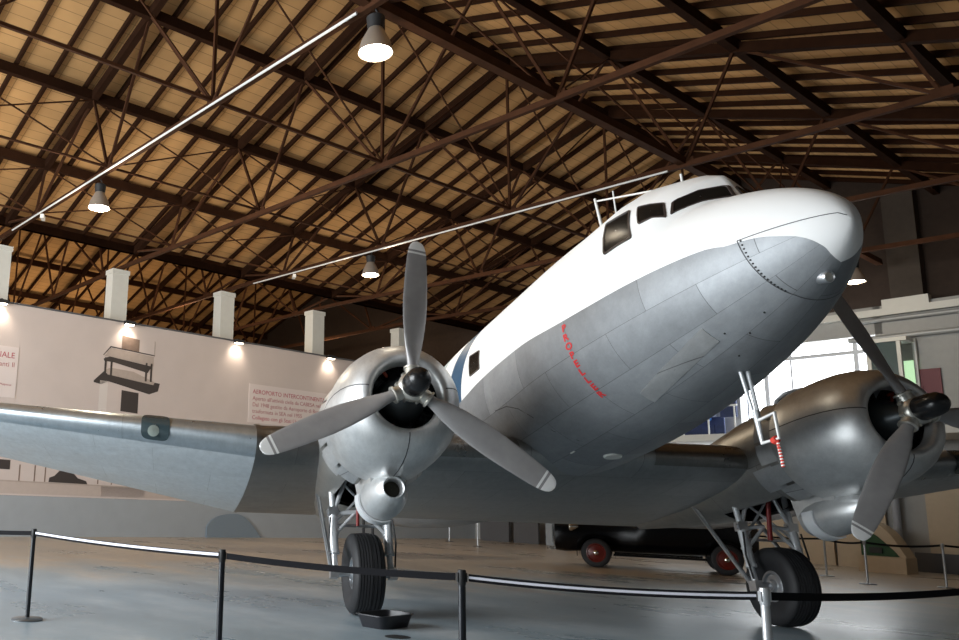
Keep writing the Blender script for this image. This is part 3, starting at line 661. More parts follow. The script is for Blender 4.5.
# wing root joint curve
mb = MB(); skinline([(1.05, 4.25), (1.2, 4.0), (1.33, 3.75), (1.5, 3.6), (1.75, 3.5), (2.1, 3.46)], .012); mb.build('wing_root_joint', M['line'], fus, 0)
# antennas
for (bb, tt, rr) in (((0, .742, 2.30), (0, .841, 3.011), .022), ((0, .418, 2.3), (0, .405, 2.861), .012), ((0, -.909, 1.95), (0, -.915, 2.255), .016)):
    mb = MB(); mb.tube(bb, tt, rr, rr*.8); mb.build('antenna_mast', M['white'], fus)
mb = MB(); mb.tube((0, .79, 2.95), (0, -.62, 2.26), .012); mb.build('antenna_rod', M['white'], fus)
# pitot masts under the nose
for x in (.025,):
    r = MB()
    r.tube((x-.035, -1.20, -.05), (x-.02, -1.25, -.55), .017, .016); r.tube((x+.035, -1.21, -.05), (x+.02, -1.255, -.60), .020, .019); r.tube((x, -1.25, -.5), (x, -1.254, -.82), .030, .016)
    pm = r.build('pitot_mast', M['steel_white'], fus)
    r = MB(); r.path([(x, -1.27, -.60), (x, -1.485, -.592), (x, -1.478, -.823), (x, -1.25, -.81)], .016, 8); r.build('pitot_tube', M['white'], pm)
    r = MB(); r.path([(x, -1.40, -.83), (x, -1.45, -.82)], .034, 8); r.path([(x, -1.446, -.83), (x-.005, -1.455, -.90), (x+.004, -1.45, -1.0), (x, -1.45, -1.076)], .014, 6); rb = r.build('red_ribbon', mat('red_ribbon', (.70, .06, .04), .6), pm)
    r = MB()
    for i in range(8): r.tube((x, -1.452, -.86-i*.028), (x, -1.452, -.871-i*.028), .0175, seg=8)
    r.build('white_stitching', M['white'], rb)

# --- wings
def naca(t, m_, n=28):
    x = .5*(1-np.cos(np.linspace(0, PI, n))); yt = 5*t*(.2969*np.sqrt(x)-.126*x-.3516*x**2+.2843*x**3-.1036*x**4)
    yc = np.where(x < .3, m_/.09*(.6*x-x**2), m_/.49*(.4+.6*x-x**2))
    return np.concatenate([np.stack([x[::-1], (yc+yt)[::-1]], 1), np.stack([x[1:], (yc-yt)[1:]], 1)])
def wing(name, st, m, cap=True):     # stations: (x, sLE, zLE, chord, thickness, twist drop at TE)
    rows = []; uv = []
    for (x, sl, zl, ch, t, dr) in st:
        A = naca(t, .02); rows.append([(x, sl+a*ch, zl+b_*ch-dr*a) for a, b_ in A])
        acc = np.concatenate([[0], np.cumsum(np.hypot(*np.diff(A, axis=0).T))])*ch; uv.append([(x, k) for k in acc])
    mb = MB(); mb.grid(np.array(rows), np.array(uv))
    if cap:
        for r in (rows[0], rows[-1]): mb.add(r, [tuple(range(len(r)))])
    return part(mb, name, m, None, 50)
JX = 4.27; DIH = .145
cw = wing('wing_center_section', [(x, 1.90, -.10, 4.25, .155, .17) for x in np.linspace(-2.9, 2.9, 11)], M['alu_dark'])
M['stub'] = aluminium('dark_reflection_metal', (.17, .155, .14), .34, (1.5, .7), metal=.8, lines=.5)[0]  # dark reflection of the surroundings put into the stub colour
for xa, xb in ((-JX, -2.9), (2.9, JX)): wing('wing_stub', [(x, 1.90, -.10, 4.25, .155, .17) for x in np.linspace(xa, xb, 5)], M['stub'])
A = naca(.155, .02, 60); sel = [A[k] for k in range(len(A)) if A[k][0] < (.05 if k < 59 else .022)]
for xa, xb in ((-2.2, -.9), (.9, 2.2)):
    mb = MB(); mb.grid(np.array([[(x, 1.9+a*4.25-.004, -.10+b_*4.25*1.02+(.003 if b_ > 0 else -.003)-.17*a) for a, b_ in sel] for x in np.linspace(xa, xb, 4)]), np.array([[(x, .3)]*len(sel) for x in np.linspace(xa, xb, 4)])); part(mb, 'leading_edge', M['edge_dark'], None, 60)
for sg in (-1, 1):
    st = []
    for t in np.concatenate([np.linspace(0, .92, 12), [.95, .975, .99, 1.0]]):
        x = JX+t*(14.5-JX); sl = 1.9+(x-JX)*.277; te = 6.15-.05*(x-JX)
        if t > .92:
            e = math.sqrt(max(0.0, 1-((t-.92)/.08)**2)); mid = sl*.45+te*.55; sl = mid-(mid-sl)*max(e, .12); te = mid+(te-mid)*max(e, .12)
        st.append((sg*x, sl, -.10+(x-JX)*DIH, te-sl, .155-.06*t, max(-.12, .17-.46*t)))
    wp = wing('wing_panel', st, M['alu_paint'])
    rows = []; uvs = []
    for (x, sl, zl, ch, t, dr) in st[:12]:
        A = naca(t, .02, 60); sel = [(a, b_) for k, (a, b_) in enumerate(A) if a < (.045 if b_ > 0 else .028)]
        sel = [A[k] for k in range(len(A)) if A[k][0] < (.05 if k < 59 else .062)]
        sel = np.array([[np.interp(q_, np.linspace(0, 1, len(sel)), [w_[0] for w_ in sel]), np.interp(q_, np.linspace(0, 1, len(sel)), [w_[1] for w_ in sel])] for q_ in np.linspace(0, 1, 18)])
        rows.append([(x, sl+a*ch-.004, zl+b_*ch*1.02+(.003 if b_ > 0 else -.003)-dr*a) for a, b_ in sel]); uvs.append([(x, .3)]*18)
    mb = MB(); mb.grid(np.array(rows), np.array(uvs)); part(mb, 'leading_edge', M['edge'], None, 60)
    # joint strip over the panel gap
    A = naca(.155, .02); mb = MB(); rows = []
    for x in (JX-.05, JX+.012):
        rows.append([(sg*x, 1.9+a*4.25+(-.012 if a < .03 else 0), -.10+b_*4.25*1.02-.17*a+(.008 if b_ > 0 else -.008)) for a, b_ in A])
    mb.grid(np.array(rows)); part(mb, 'wing_joint_strip', M['stub'], None, 50)
    # landing light in the leading edge
    A = naca(.15, .02, 60); sel = np.array([A[k] for k in range(len(A)) if A[k][0] < (.045 if k < 59 else .035)]); kk = np.linspace(0, 1, len(sel))
    def edge_pt(a, b_):
        x = 5.38+.37*a; sl = 1.9+(x-JX)*.277; ch = 6.15-.05*(x-JX)-sl; z = -.10+(x-JX)*DIH
        u, v = np.interp(b_, kk, sel[:, 0]), np.interp(b_, kk, sel[:, 1])
        return (sg*x, sl+u*ch-.018, z+v*ch*1.05+(.010 if v > 0 else -.010)-.13*u)
    rings = []
    for sc in (1.0, .8, .6, .4, .2, .02):
        rings.append([edge_pt(.5+.5*sc*np.sign(math.cos(t))*abs(math.cos(t))**.45, .5+.5*sc*np.sign(math.sin(t))*abs(math.sin(t))**.45) for t in np.linspace(0, 2*PI, 40, endpoint=False)])
    mb = MB(); mb.grid(np.array(rings), None, True); ll = part(mb, 'landing_light', M['light_glass'], None, 50)
    mb = MB(); mb.lathe([(0.03, .075), (-.002, .075), (-.008, .05), (-.009, .001)], (sg*5.585, 2.240, .03), (0, 1, .35), 20); mb.build('lamp_lens', mat('lamp_lens', (.45, .5, .45), .15, .5), ll)
# --- tail
mb = MB()
st = [(14.0, 2.0, 3.0), (14.9, 3.3, 2.3), (15.6, 4.3, 1.7), (16.0, 4.8, 1.0), (16.2, 5.0, .5)]
rows = [[(b_*c_, s_+a*c_, z) for a, b_ in naca(.09, 0, 14)] for s_, z, c_ in [(13.2, 1.9, 3.9), (14.4, 3.0, 2.9), (15.2, 4.0, 2.1), (15.7, 4.5, 1.4), (16.1, 4.75, .6)]]
mb.grid(np.array(rows)); mb.add(rows[-1], [tuple(range(len(rows[-1])))]); part(mb, 'tail_fin', M['white'])
for sg in (-1, 1):
    mb = MB(); rows = [[(sg*x, s_+a*c_, 2.0+b_*c_) for a, b_ in naca(.09, 0, 14)] for x, s_, c_ in [(.1, 14.2, 2.2), (2.0, 14.6, 1.8), (3.4, 15.0, 1.2), (3.95, 15.4, .5)]]
    mb.grid(np.array(rows)); mb.add(rows[-1], [tuple(range(len(rows[-1])))]); part(mb, 'tailplane', M['alu_paint'])
tb = toB((0, 14.6, .30)); mb = MB()
mb.lathe([(-.1, .1), (-.1, .25), (0, .3), (.1, .25), (.1, .1)], tb, (1, 0, 0), 24); mb.tube(tb+np.array([.14, 0, 0]), tb+np.array([.10, -.05, 1.2]), .04); mb.tube(tb+np.array([-.14, 0, 0]), tb+np.array([-.1, -.05, 1.2]), .04); part(mb, 'tail_wheel', M['rubber'])

# --- engines
COWL = [(.30, .36), (.215, .37), (.175, .39), (.154, .425), (.160, .46), (.19, .51), (.25, .565), (.35, .625), (.5, .675), (.7, .712), (.9, .726), (1.1, .727), (1.36, .722), (1.37, .712), (1.2, .70)]
def nac_section(s_):
    zt = np.interp(s_, [1.2, 1.6, 2.4, 3.4, 4.6, 5.9], [.66, .66, .60, .48, .32, .10]); zb = np.interp(s_, [1.2, 1.6, 2.2, 3.0, 4.4, 5.9], [-.68, -.70, -.72, -.70, -.56, -.36]); w_ = np.interp(s_, [1.2, 1.6, 2.4, 3.4, 4.6, 5.9], [.69, .69, .68, .58, .40, .10])
    return zt, zb, w_
def blade_mesh():
    mb = MB(); N = 20; rows = []; uv = []
    R = [.09, .14, .2, .27, .35, .45, .6, .8, 1.0, 1.2, 1.4, 1.52, 1.60, 1.66, 1.70, 1.73, 1.75, 1.757]
    ch = np.interp(R, [.09, .2, .27, .35, .5, .75, 1.0, 1.3, 1.52, 1.60, 1.66, 1.70, 1.73, 1.75, 1.757], [.11, .115, .13, .165, .235, .285, .295, .275, .24, .222, .200, .172, .135, .085, .02])
    th = np.interp(R, [.09, .2, .3, .45, .7, 1.0, 1.4, 1.757], [.11, .11, .10, .07, .045, .03, .02, .008])
    tw = np.radians(np.interp(R, [.2, .4, .7, 1.0, 1.4, 1.757], [32, 25, 18, 13, 10, 8]))
    for r, c, t, b_ in zip(R, ch, th, tw):
        row = []
        for k in range(N):
            a = 2*PI*k/N; u = c/2*math.cos(a); v = t/2*math.sin(a)
            row.append((u*math.cos(b_)-v*math.sin(b_), u*math.sin(b_)+v*math.cos(b_), r))
        rows.append(row); uv.append([(r, 0)]*N)
    mb.grid(np.array(rows), np.array(uv), True); mb.add(rows[-1], [tuple(range(N))], [(1.757, 0)]*N)
    return mb
def blade_material():
    m = bpy.data.materials.new('blade_paint'); m.use_nodes = True; nt = m.node_tree; b = nt.nodes['Principled BSDF']
    tc = nt.nodes.new('ShaderNodeTexCoord'); sp = nt.nodes.new('ShaderNodeSeparateXYZ'); nt.links.new(tc.outputs['UV'], sp.inputs[0]); u = sp.outputs[0]
    tip = math_node(nt, 'GREATER_THAN', u, 1.648); band = math_node(nt, 'MULTIPLY', math_node(nt, 'GREATER_THAN', u, 1.597), math_node(nt, 'LESS_THAN', u, 1.622))
    no = nt.nodes.new('ShaderNodeTexNoise'); no.inputs['Scale'].default_value = 7; no.inputs['Detail'].default_value = 7; nt.links.new(tc.outputs['Object'], no.inputs['Vector'])
    g = mixc(nt, no.outputs['Fac'], (.27, .262, .265), (.40, .388, .385))
    nt.links.new(mixc(nt, math_node(nt, 'MAXIMUM', tip, band), g, (.92, .92, .91)), b.inputs['Base Color'])
    b.inputs['Roughness'].default_value = .45; b.inputs['Metallic'].default_value = .25
    return m
M['blade'] = blade_material()
bm_ = None
def engine(sx, ang0, side):
    X0 = sx*2.82
    # nacelle body with an open wheel well underneath
    S_ = np.concatenate([np.linspace(1.2, 3.4, 23), np.linspace(3.6, 5.9, 12)]); N = 56; rows = []; uv = []
    for s_ in S_:
        zt, zb, w_ = nac_section(s_); zc = (zt+zb)/2; row = []
        for k in range(N):
            a = 2*PI*k/N; row.append((X0+w_*math.cos(a), s_, zc+(zt-zb)/2*math.sin(a)))
        rows.append(row); uv.append([(s_, k/N*4.4) for k in range(N)])
    well = lambda i, j: 1.72 < S_[i] < 3.1 and abs(2*PI*(j+.5)/N-1.5*PI) < .56
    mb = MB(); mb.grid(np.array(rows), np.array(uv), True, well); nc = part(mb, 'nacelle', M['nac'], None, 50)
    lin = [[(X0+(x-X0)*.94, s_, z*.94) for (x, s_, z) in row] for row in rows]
    mb = MB(); mb.grid(np.array(lin), None, True, well); mb.build('wheel_well_shade', M['black_matt'], nc, 50)  # black inner sheet gives the open well its shade as colour
    row = []
    for s_ in np.linspace(1.55, 1.9, 5):
        zt, zb, w_ = nac_section(s_); row.append([(X0+(w_+.006)*math.cos(a), s_, (zt+zb)/2+((zt-zb)/2+.006)*math.sin(a)) for a in np.linspace(PI*1.12, PI*1.27, 6)])
    mb = MB(); mb.grid(np.array(row)); mb.build('access_panel', M['alu'], nc, 50)
    # cowling, split lines as narrow strips
    mb = MB(); mb.lathe(COWL, (X0, 0, -.017), (0, 1, 0), 72); cw_ = part(mb, 'cowling', M['alu_cowl'], None, 50)
    mb = MB()
    for a in (-PI/2, PI*.06, PI*.94):
        pr = [(s_, r+.002) for s_, r in COWL[3:13]]
        row = []
        for s_, r in pr:
            row.append([(X0+r*math.cos(a-.006/r), s_, -.017+r*math.sin(a-.006/r)), (X0+r*math.cos(a+.006/r), s_, -.017+r*math.sin(a+.006/r))])
        mb.grid(np.array(row))
    mb.build('cowl_joint', M['line'], cw_, 0)
    # cowl flaps round the rear edge
    for k in range(12):
        a = -PI/2+(k-5.5)*.40
        if abs(k-5.5) < 1.2: continue
        row = []
        for (s_, r) in ((1.37, .715), (1.62, .75)):
            row.append([(X0+r*math.cos(a+d), s_, -.017+r*math.sin(a+d)) for d in np.linspace(-.17, .17, 5)])
        row2 = [[(X0+(x-X0)*.985, s_, -.017+(z+.017)*.985) for x, s_, z in rw] for rw in row[::-1]]
        mb = MB(); mb.grid(np.array(row+row2)); mb.build('cowl_flap', M['alu'], cw_, 30)
    # engine
    mb = MB(); mb.lathe([(.95, .66), (.95, .05)], (X0, 0, 0), (0, 1, 0), 40); en = part(mb, 'engine', M['black_matt'])
    mb = MB(); mb.lathe([(.10, .085), (.16, .12), (.26, .17), (.34, .24), (.48, .27), (.9, .28)], (X0, 0, 0), (0, 1, 0), 36); mb.build('nose_case', M['engine_case'], en)
    for k in range(9):
        a = 2*PI*k/9+.2; d = np.array([math.cos(a), 0, math.sin(a)])
        pr = [];
        for j in range(12): pr += [(.22+j*.032, .085), (.236+j*.032, .085), (.237+j*.032, .068), (.251+j*.032, .068)]
        mb = MB(); mb.lathe(pr, (X0, .62, 0), d, 14, True); mb.build('cylinder', M['engine'], en, 30)
        mb = MB(); mb.tube(np.array([X0, .45, 0])+d*.22, np.array([X0, .50, 0])+d*.56, .014, seg=8); mb.build('push_rod', M['black_matt'], en)
    for a in (2.1, 1.0): 
        d = np.array([math.cos(a), 0, math.sin(a)]); mb = MB(); mb.path([np.array([X0, .42, 0])+d*.3, np.array([X0-.06, .36, .03])+d*.38, np.array([X0-.12, .36, 0])+d*.36], .018); mb.build('ignition_lead', mat('rust_red_lead', (.35, .05, .02), .5), en)
    # propeller
    pr_ = MB(); pr_.lathe([(.10, .08), (.08, .12), (.04, .15), (-.03, .158), (-.07, .15), (-.09, .13), (-.1, .10)], (X0, 0, 0), (0, 1, 0), 30)
    for k in range(3):
        a = ang0+k*2*PI/3; d = np.array([math.cos(a), 0, math.sin(a)])
        pr_.tube(np.array([X0, 0, 0])+d*.08, np.array([X0, 0, 0])+d*.2, .085, .08, 20); pr_.lathe([(.2, .08), (.205, .095), (.225, .095), (.23, .065)], (X0, 0, 0), d, 20)
        for q in (-1, 1):
            n_ = np.array([-d[2], 0, d[0]])*q*.095; pr_.tube(np.array([X0, -.03, 0])+d*.13+n_, np.array([X0, .03, 0])+d*.13+n_, .02, seg=8)
    pp = part(pr_, 'propeller', M['hub'], None, 35)
    mb = MB(); mb.lathe([(.08, .13), (.10, .134), (.24, .132), (.32, .120), (.37, .088), (.395, .045), (.40, .018), (.415, .016), (.416, .001)], (X0, 0, 0), (0, -1, 0), 32); mb.build('hub_dome', M['black'], pp)
    for k in range(3):
        a = ang0+k*2*PI/3; o = blade_mesh().build('blade', M['blade'], pp, 50)
        o.matrix_local = Matrix.Translation((X0, 0, 0))@Matrix.Rotation(PI/2-a, 4, 'Y')
    # oil cooler scoop under the nacelle
    oc = MB(); o0 = np.array([X0-.03*sx*sx*0-.0, .93, -.87])
    axd = np.array([0, .985, -.02])
    oc.lathe([(.12, .092), (.02, .106), (0, .114), (-.005, .124), (.02, .145), (.12, .19), (.26, .228), (.42, .252), (.56, .258), (.74, .245), (.9, .21), (.9, .18), (.7, .19)], o0, axd, 40)
    ocp = part(oc, 'oil_cooler', M['alu_cowl'], None, 50)
    mb = MB(); mb.lathe([(.11, .096), (.11, .001)], o0, axd, 24); mb.build('cooler_core', mat('cooler_core', (.03, .026, .015), .6, .3, noise=.6, nscale=80), ocp, 0)
    row = []
    for a in np.linspace(PI*.95, PI*1.62, 16): row.append([(X0+r*math.cos(a), s_, -.88+r*math.sin(a)) for s_, r in ((1.50, .285), (1.66, .295), (1.66, .272), (1.50, .265), (1.5, .285))])
    mb = MB(); mb.grid(np.array(row)); mb.build('shroud_edge', M['steel_white'], ocp, 40)
    mb = MB(); mb.add([(X0-.25, 1.15, -.58), (X0+.25, 1.15, -.58), (X0+.25, 1.85, -.62), (X0-.25, 1.85, -.62), (X0-.17, 1.2, -.85), (X0+.17, 1.2, -.85), (X0+.2, 1.85, -.9), (X0-.2, 1.85, -.9)], [(0, 1, 5, 4), (1, 2, 6, 5), (3, 0, 4, 7)]); mb.build('cooler_fairing', M['alu_cowl'], ocp, 0)
    mb = MB(); mb.bar((X0-.02, 1.8, -.84), (X0-.02, 1.82, -1.02), .28, .02); mb.build('exit_flap', M['steel_white'], ocp, 0)
    # exhaust stub on the outer side
    # landing gear (points given in world axes)
    GY = 2.30; RT = .51
    def B(x, y, z): return toB((X0+x, y, z))
    lg = MB()
    lg.tube(B(-.42, GY, RT), B(.42, GY, RT), .05)
    gear = part(lg, 'landing_gear', M['steel'])
    for sg in (-1, 1):
        mb = MB(); LY = lambda z: GY+.30*(z-RT)
        mb.tube(B(sg*.36, LY(RT-.06), RT-.06), B(sg*.36, LY(.8), .80), .038); mb.tube(B(sg*.36, LY(.74), .74), B(sg*.36, LY(1.22), 1.22), .058); mb.tube(B(sg*.36, LY(.98), .98), B(sg*.36, LY(1.0), 1.0), .068); mb.tube(B(sg*.36, LY(.74), .74), B(sg*.36, LY(.78), .78), .068)
        mb.build('oleo_leg', M['steel_white'], gear)
        mb = MB(); mb.tube(B(sg*.36, LY(1.3), 1.30), B(sg*.40, LY(2.1), 2.1), .040); mb.build('upper_strut', M['steel_white'], gear)
        mb = MB(); mb.box(B(sg*.36, LY(1.27), 1.27), (.13, .10, .12)); mb.tube(B(sg*.28, LY(1.27), 1.27), B(sg*.44, LY(1.27), 1.27), .035); mb.build('knee_joint', M['steel'], gear)
        mb = MB(); mb.tube(B(sg*.34, LY(1.25), 1.25), B(sg*.05, GY+.2, 1.28), .026); mb.tube(B(sg*.33, LY(1.0), 1.0), B(sg*.07, GY+.2, 1.26), .024); mb.tube(B(sg*.34, LY(1.30), 1.30), B(sg*.10, GY+.35, 1.9), .028); mb.tube(B(sg*.36, LY(1.1), 1.1), B(-sg*.30, GY+.5, 1.75), .018); mb.build('brace', M['steel_white'], gear)
        mb = MB(); mb.tube(B(sg*.40, GY+.02, RT), B(sg*.42, GY+1.30, 1.62), .030); mb.build('drag_strut', M['steel'], gear)
        mb = MB(); mb.path([B(sg*.41, GY-.03, .6), B(sg*.44, GY+.05, .9), B(sg*.41, GY+.12, 1.2)], .012, 6); mb.build('brake_hose', M['black_matt'], gear)
        mb = MB(); mb.box(B(sg*.38, GY-.02, RT), (.10, .14, .13)); mb.build('axle_block', M['steel'], gear)
    mb = MB(); mb.tube(B(-.34, GY+.2, 1.10), B(.34, GY+.2, 1.10), .020); mb.build('cross_tube', M['steel'], gear)
    mb = MB(); mb.tube(B(-.05 if sx < 0 else -.03, GY+.12, 1.10), B(-.05 if sx < 0 else -.02, GY+.12, 1.9 if sx > 0 else 1.36), .022 if sx < 0 else .03); mb.build('gear_pin', M['red'], gear)
    pr = [(-.14, .20), (-.165, .26), (-.195, .33), (-.205, .40), (-.19, .455), (-.165, .487)]
    half = []
    for x in (-.15, -.115, -.08, -.045, -.01): half += [(x-.0, .497+.013*(1-abs(x)/.16)), (x+.022, .498+.013*(1-abs(x)/.16)), (x+.024, .485+.012*(1-abs(x)/.16)), (x+.033, .485+.012*(1-abs(x)/.16))]
    full = pr+half+[(.03, .509), (.032, .496), (.041, .496), (.043, .507), (.075, .505), (.077, .49), (.086, .49), (.088, .503), (.12, .501), (.122, .487), (.131, .487), (.133, .498)]+[(-a, r) for a, r in pr[::-1]]
    mb = MB(); mb.lathe(full, B(0, GY, RT), (1, 0, 0), 64); ty = mb.build('tyre', M['rubber'], gear, 35)
    for sg in (-1, 1):
        mb = MB(); mb.lathe([(.11, .205), (.14, .20), (.145, .17), (.12, .15), (.13, .09), (.17, .07), (.175, .001)], B(0, GY, RT), (sg, 0, 0), 32); mb.build('wheel_hub', M['steel'], gear)
engine(-1, 1.481, 'starboard'); engine(1, -2.201, 'port')

# ------------------------------------------------------------------ barrier posts and belts
M['post'] = mat('black_post', (.015, .017, .022), .3, .2); M['postw'] = mat('brushed_post', (.66, .68, .70), .3, .6); M['postg'] = mat('grey_post', (.42, .43, .44), .35, .6)
M['belt'] = mat('black_belt', (.012, .012, .014), .9, spec=.1); M['beltw'] = mat('white_stripe', (.72, .72, .80), .6)
def barrier(x, y, m, lab, h=.98, grp='barrier posts'):
    r = empty('barrier_post', (x, y, 0)); tag(r, lab, 'barrier post', grp)
    mb = MB(); mb.lathe([(0, .17), (.012, .172), (.022, .16), (.03, .06), (.034, .03)], (0, 0, 0), (0, 0, 1), 36, True); mb.build('base', mat('post_base', (.20, .21, .22), .3, .7), r)
    mb = MB(); mb.tube((0, 0, .03), (0, 0, h-.1), .025, seg=20); mb.build('pole', m, r)
    mb = MB(); mb.lathe([(0, .025), (.005, .028), (.09, .028), (.1, .024)], (0, 0, h-.1), (0, 0, 1), 20, True); mb.box((.0, 0, h-.05), (.064, .03, .06)); mb.build('head', m if m != M['post'] else M['black_matt'], r)
    return r
BP = [(-8.9, 2.6), (-6.81, 1.13), (-4.83, -1.57), (-3.29, -2.94), (-1.66, -3.63), (.55, -2.75)]
LB = [('black barrier post outside the left edge of the picture', 'post'), ('black barrier post with its round base, leftmost of the near row', 'post'), ('black barrier post left of the starboard wheel, second of the near row', 'post'), ('black barrier post right of the starboard wheel, third of the near row', 'post'), ('pale metal barrier post in front of the port wheel', 'postw'), ('black barrier post outside the right edge of the picture', 'post')]
for (x, y), (l, m) in zip(BP, LB): barrier(x, y, M[m], l)
def belt(a, b, za, zb, sag, lab, stripe, grp):
    a = np.array([a[0], a[1], za], float); b = np.array([b[0], b[1], zb], float); d = b-a; L = np.linalg.norm(d[:2]); u = d/np.linalg.norm(d)
    n = np.array([-u[1], u[0], 0]); n /= np.linalg.norm(n)
    if n@(CC-a) < 0: n = -n
    a = a+u*.045; b = b-u*.045; T = np.linspace(0, 1, 25); r = empty('barrier_belt', (0, 0, 0)); tag(r, lab, 'barrier belt', grp)
    def strip(h0, h1, t0, t1):
        rows = []
        for t in T:
            c = a+(b-a)*t-np.array([0, 0, sag*4*t*(1-t)])
            rows.append([c+n*t0+np.array([0, 0, h0]), c+n*t1+np.array([0, 0, h0]), c+n*t1+np.array([0, 0, h1]), c+n*t0+np.array([0, 0, h1])])
        mb = MB(); mb.grid(np.array(rows), None, True); return mb
    strip(-.024, .024, -.002, .002).build('webbing', M['belt'], r, 0)
    if stripe: strip(*stripe, .003, .005).build('stripe', M['beltw'], r, 0)
ZB = .93
belt(BP[0], BP[1], ZB, ZB, .03, 'dark belt running out of the left edge of the picture', None, 'barrier belts')
belt(BP[1], BP[2], ZB, ZB, .02, 'white striped belt between the two leftmost barrier posts', (-.004, .018), 'barrier belts')
belt(BP[2], BP[3], ZB, ZB, .02, 'plain black belt passing in front of the starboard wheel', None, 'barrier belts')
belt(BP[3], BP[4], ZB, ZB, .025, 'black belt with a white stripe leading to the pale metal post', (-.006, .010), 'barrier belts')
belt(BP[4], BP[5], ZB-.0, ZB, .02, 'plain black belt passing in front of the port wheel to the right edge', None, 'barrier belts')
RP = [(11.33, 12.21), (10.49, 9.93), (12.05, 9.56), (14.6, 8.9)]
for (x, y), l in zip(RP, ['thin grey barrier post under the port oil cooler, leftmost of the far row', 'thin grey barrier post before the green display case', 'thin grey barrier post near the right edge, last of the far row in view', 'thin grey barrier post outside the right edge of the picture']): barrier(x, y, M['postg'], l, .98, 'far barrier posts')
belt((10.2, 13.6), RP[0], ZB, ZB, .03, 'thin black far belt left of the leftmost far grey post', None, 'far barrier belts')
belt(RP[0], RP[1], ZB, ZB, .05, 'thin black far belt behind the port propeller tip', None, 'far barrier belts'); belt(RP[1], RP[2], ZB, ZB, .05, 'thin black far belt across the green display case', None, 'far barrier belts'); belt(RP[2], RP[3], ZB, ZB, .05, 'thin black far belt at the right edge', None, 'far barrier belts')
barrier(5.7, 21.96, M['postw'], 'thin pale post far away, right of the starboard wheel, the nearer of two', 1.0, 'distant posts'); barrier(5.75, 25.4, M['postw'], 'thin pale post far away, just right of the starboard wheel, the farther of two', 1.0, 'distant posts')

# drip tray under the starboard wheel, oil spot
r = empty('drip_tray', (-2.76, 1.36, 0)); r.rotation_euler = (0, 0, math.radians(38)); tag(r, 'black plastic drip tray on the floor in front of the starboard wheel', 'tray')
mb = MB(); a, b_, a2, b2, h_ = .24, .165, .29, .205, .15
def rr(a, b, z, n=24): return [(a*np.sign(math.cos(t))*abs(math.cos(t))**.35, b*np.sign(math.sin(t))*abs(math.sin(t))**.35, z) for t in np.linspace(0, 2*PI, n, endpoint=False)]
G = [rr(.02, .02, .004), rr(a, b_, .004), rr(a2, b2, h_), rr(a2+.025, b2+.025, h_), rr(a2+.025, b2+.025, h_-.012), rr(a2+.008, b2+.008, h_-.012), rr(a+.01, b_+.01, 0), rr(.02, .02, 0)]
mb.grid(np.array(G), None, True); mb.build('basin', mat('black_plastic', (.02, .02, .024), .35), r, 40)
mb = MB(); mb.lathe([(.0005, .14), (.002, .12), (.003, .001)], (-2.80, .62, 0), (0, 0, 1), 24); tag(mb.build('rubber_disc', M['black_matt']), 'small flat black disc lying before the drip tray', 'disc')

# ------------------------------------------------------------------ vintage black car behind the wing
car = empty('vintage_car', (5.59+.28, 12.85+.52, 0)); fw = np.array([-.877, .48]); car.rotation_euler = (0, 0, math.atan2(fw[1], fw[0]))
# car axes: +x forward, -y towards camera side... local y left of forward
tag(car, 'black vintage saloon car with red wheels parked behind the wing', 'car')
M['carblack'] = mat('car_black', (.004, .004, .005), .25, spec=.25); M['chrome'] = mat('chrome', (.75, .73, .68), .12, 1.0); M['wheelred'] = mat('wheel_red', (.13, .012, .008), .3)
side = 1 if True else -1
def cw_local(x, y, z): return (x, y, z)
TW = .68
# body loft: sections along x (front axle at x=0, rear axle at x=-2.92)
rows = []
for x, zt, zb, w_ in [(1.05, .95, .5, .40), (1.0, 1.22, .36, .56), (.75, 1.3, .34, .60), (.1, 1.3, .38, .50), (-.5, 1.3, .38, .50), (-.95, 1.28, .38, .62), (-1.05, 1.55, .38, .66), (-1.25, 1.74, .38, .68), (-1.9, 1.80, .38, .70), (-2.6, 1.76, .4, .69), (-3.05, 1.55, .42, .66), (-3.35, 1.15, .46, .60), (-3.5, .75, .5, .5)]:
    row = []
    for k in range(24):
        t = 2*PI*k/24; c, s_ = math.cos(t), math.sin(t); row.append((x, w_*np.sign(c)*abs(c)**.55, (zt+zb)/2+(zt-zb)/2*np.sign(s_)*abs(s_)**.6))
    rows.append(row)
mb = MB(); mb.grid(np.array(rows), None, True); mb.add(rows[0], [tuple(range(24))]); mb.add(rows[-1], [tuple(range(24))]); mb.build('body', M['carblack'], car, 50)
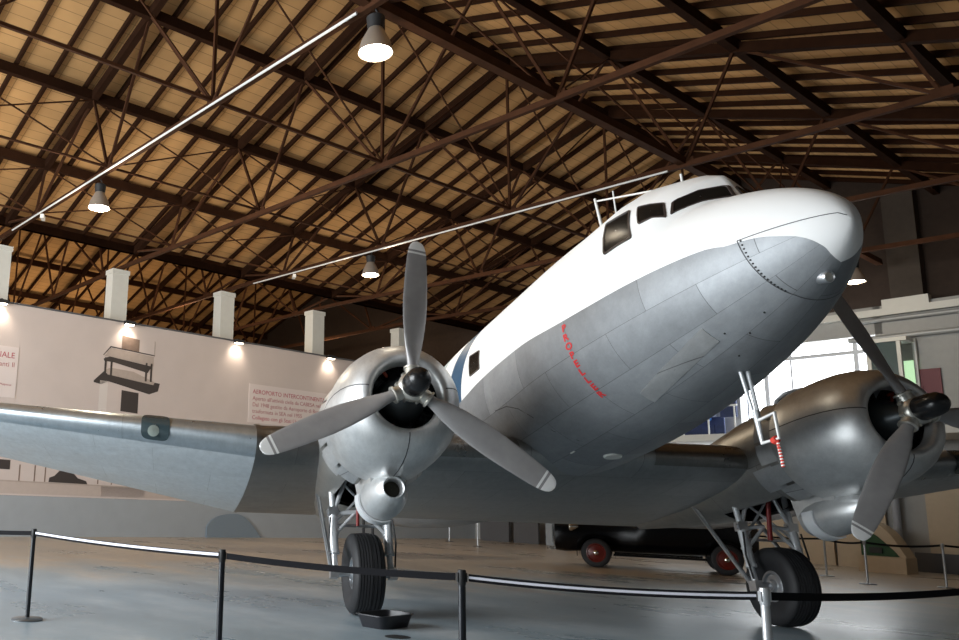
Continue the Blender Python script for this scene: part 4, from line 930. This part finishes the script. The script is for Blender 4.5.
for sy in (-1, 1):
    for cx in (0, -2.94):
        row = []
        for t in np.linspace(-.15, PI+.2, 14): row.append([(cx+.46*math.cos(t), sy*TW+d, .36+.46*math.sin(t)-(.0)) for d in (-.16, -.14, 0, .14, .17)])
        mb = MB(); mb.grid(np.array(row)); row2 = [[(x, y, z-.03) for x, y, z in r_] for r_ in row]; mb.grid(np.array(row2)); mb.build('fender', M['carblack'], car, 50)
        mb = MB(); mb.lathe([(-.08, .24), (-.085, .31), (-.06, .355), (0, .365), (.06, .355), (.085, .31), (.08, .24)], (cx, sy*TW, .365), (0, 1, 0), 40); wh = mb.build('wheel', M['rubber'], car)
        mb = MB(); mb.lathe([(.03, .245), (.07, .24), (.075, .215), (.05, .19), (.065, .1), (.07, .06)], (cx, sy*TW, .365), (0, sy, 0), 32); mb.build('rim', M['wheelred'], wh)
        mb = MB(); mb.lathe([(.06, .06), (.095, .055), (.11, .03), (.112, .001)], (cx, sy*TW, .365), (0, sy, 0), 20); mb.build('hub_cap', M['chrome'], wh)
    mb = MB(); mb.box((-1.46, sy*.72, .34), (2.1, .26, .05)); mb.build('running_board', M['carblack'], car, 0)
    mb = MB(); mb.lathe([(-.14, .04), (-.08, .10), (.04, .125), (.06, .12)], (.55, sy*.72, 1.0), (1, 0, 0), 24); hl = mb.build('headlamp', M['chrome'], car); mb = MB(); mb.lathe([(.05, .118), (.08, .08), (.09, .001)], (.55, sy*.72, 1.0), (1, 0, 0), 24); mb.build('lens', mat('headlamp_lens', (.6, .6, .55), .1), hl)
    mb = MB(); mb.bar((-1.3, sy*.705, 1.42), (-2.7, sy*.71, 1.42), .02, .4); mb.build('side_window', M['glass'], car, 0)
mb = MB(); mb.path([(1.10, -.78, .42), (1.2, -.4, .40), (1.22, 0, .40), (1.2, .4, .40), (1.10, .78, .42)], .022, 8); mb.bar((1.2, -.3, .40), (.9, -.3, .42), .04, .05); mb.bar((1.2, .3, .40), (.9, .3, .42), .04, .05); mb.build('front_bumper', M['chrome'], car)
mb = MB(); mb.box((1.06, 0, .78), (.06, .5, .5)); mb.build('radiator', M['chrome'], car, 0)
mb = MB(); mb.lathe([(-.08, .34), (0, .36), (.08, .34), (.09, .1)], (-3.6, 0, .85), (-1, 0, 0), 32, True); mb.build('spare_wheel', M['rubber'], car)
mb = MB(); mb.bar((.45, -.85, .62), (-.1, -.74, .75), .05, .05); mb.build('wing_stay', M['carblack'], car)
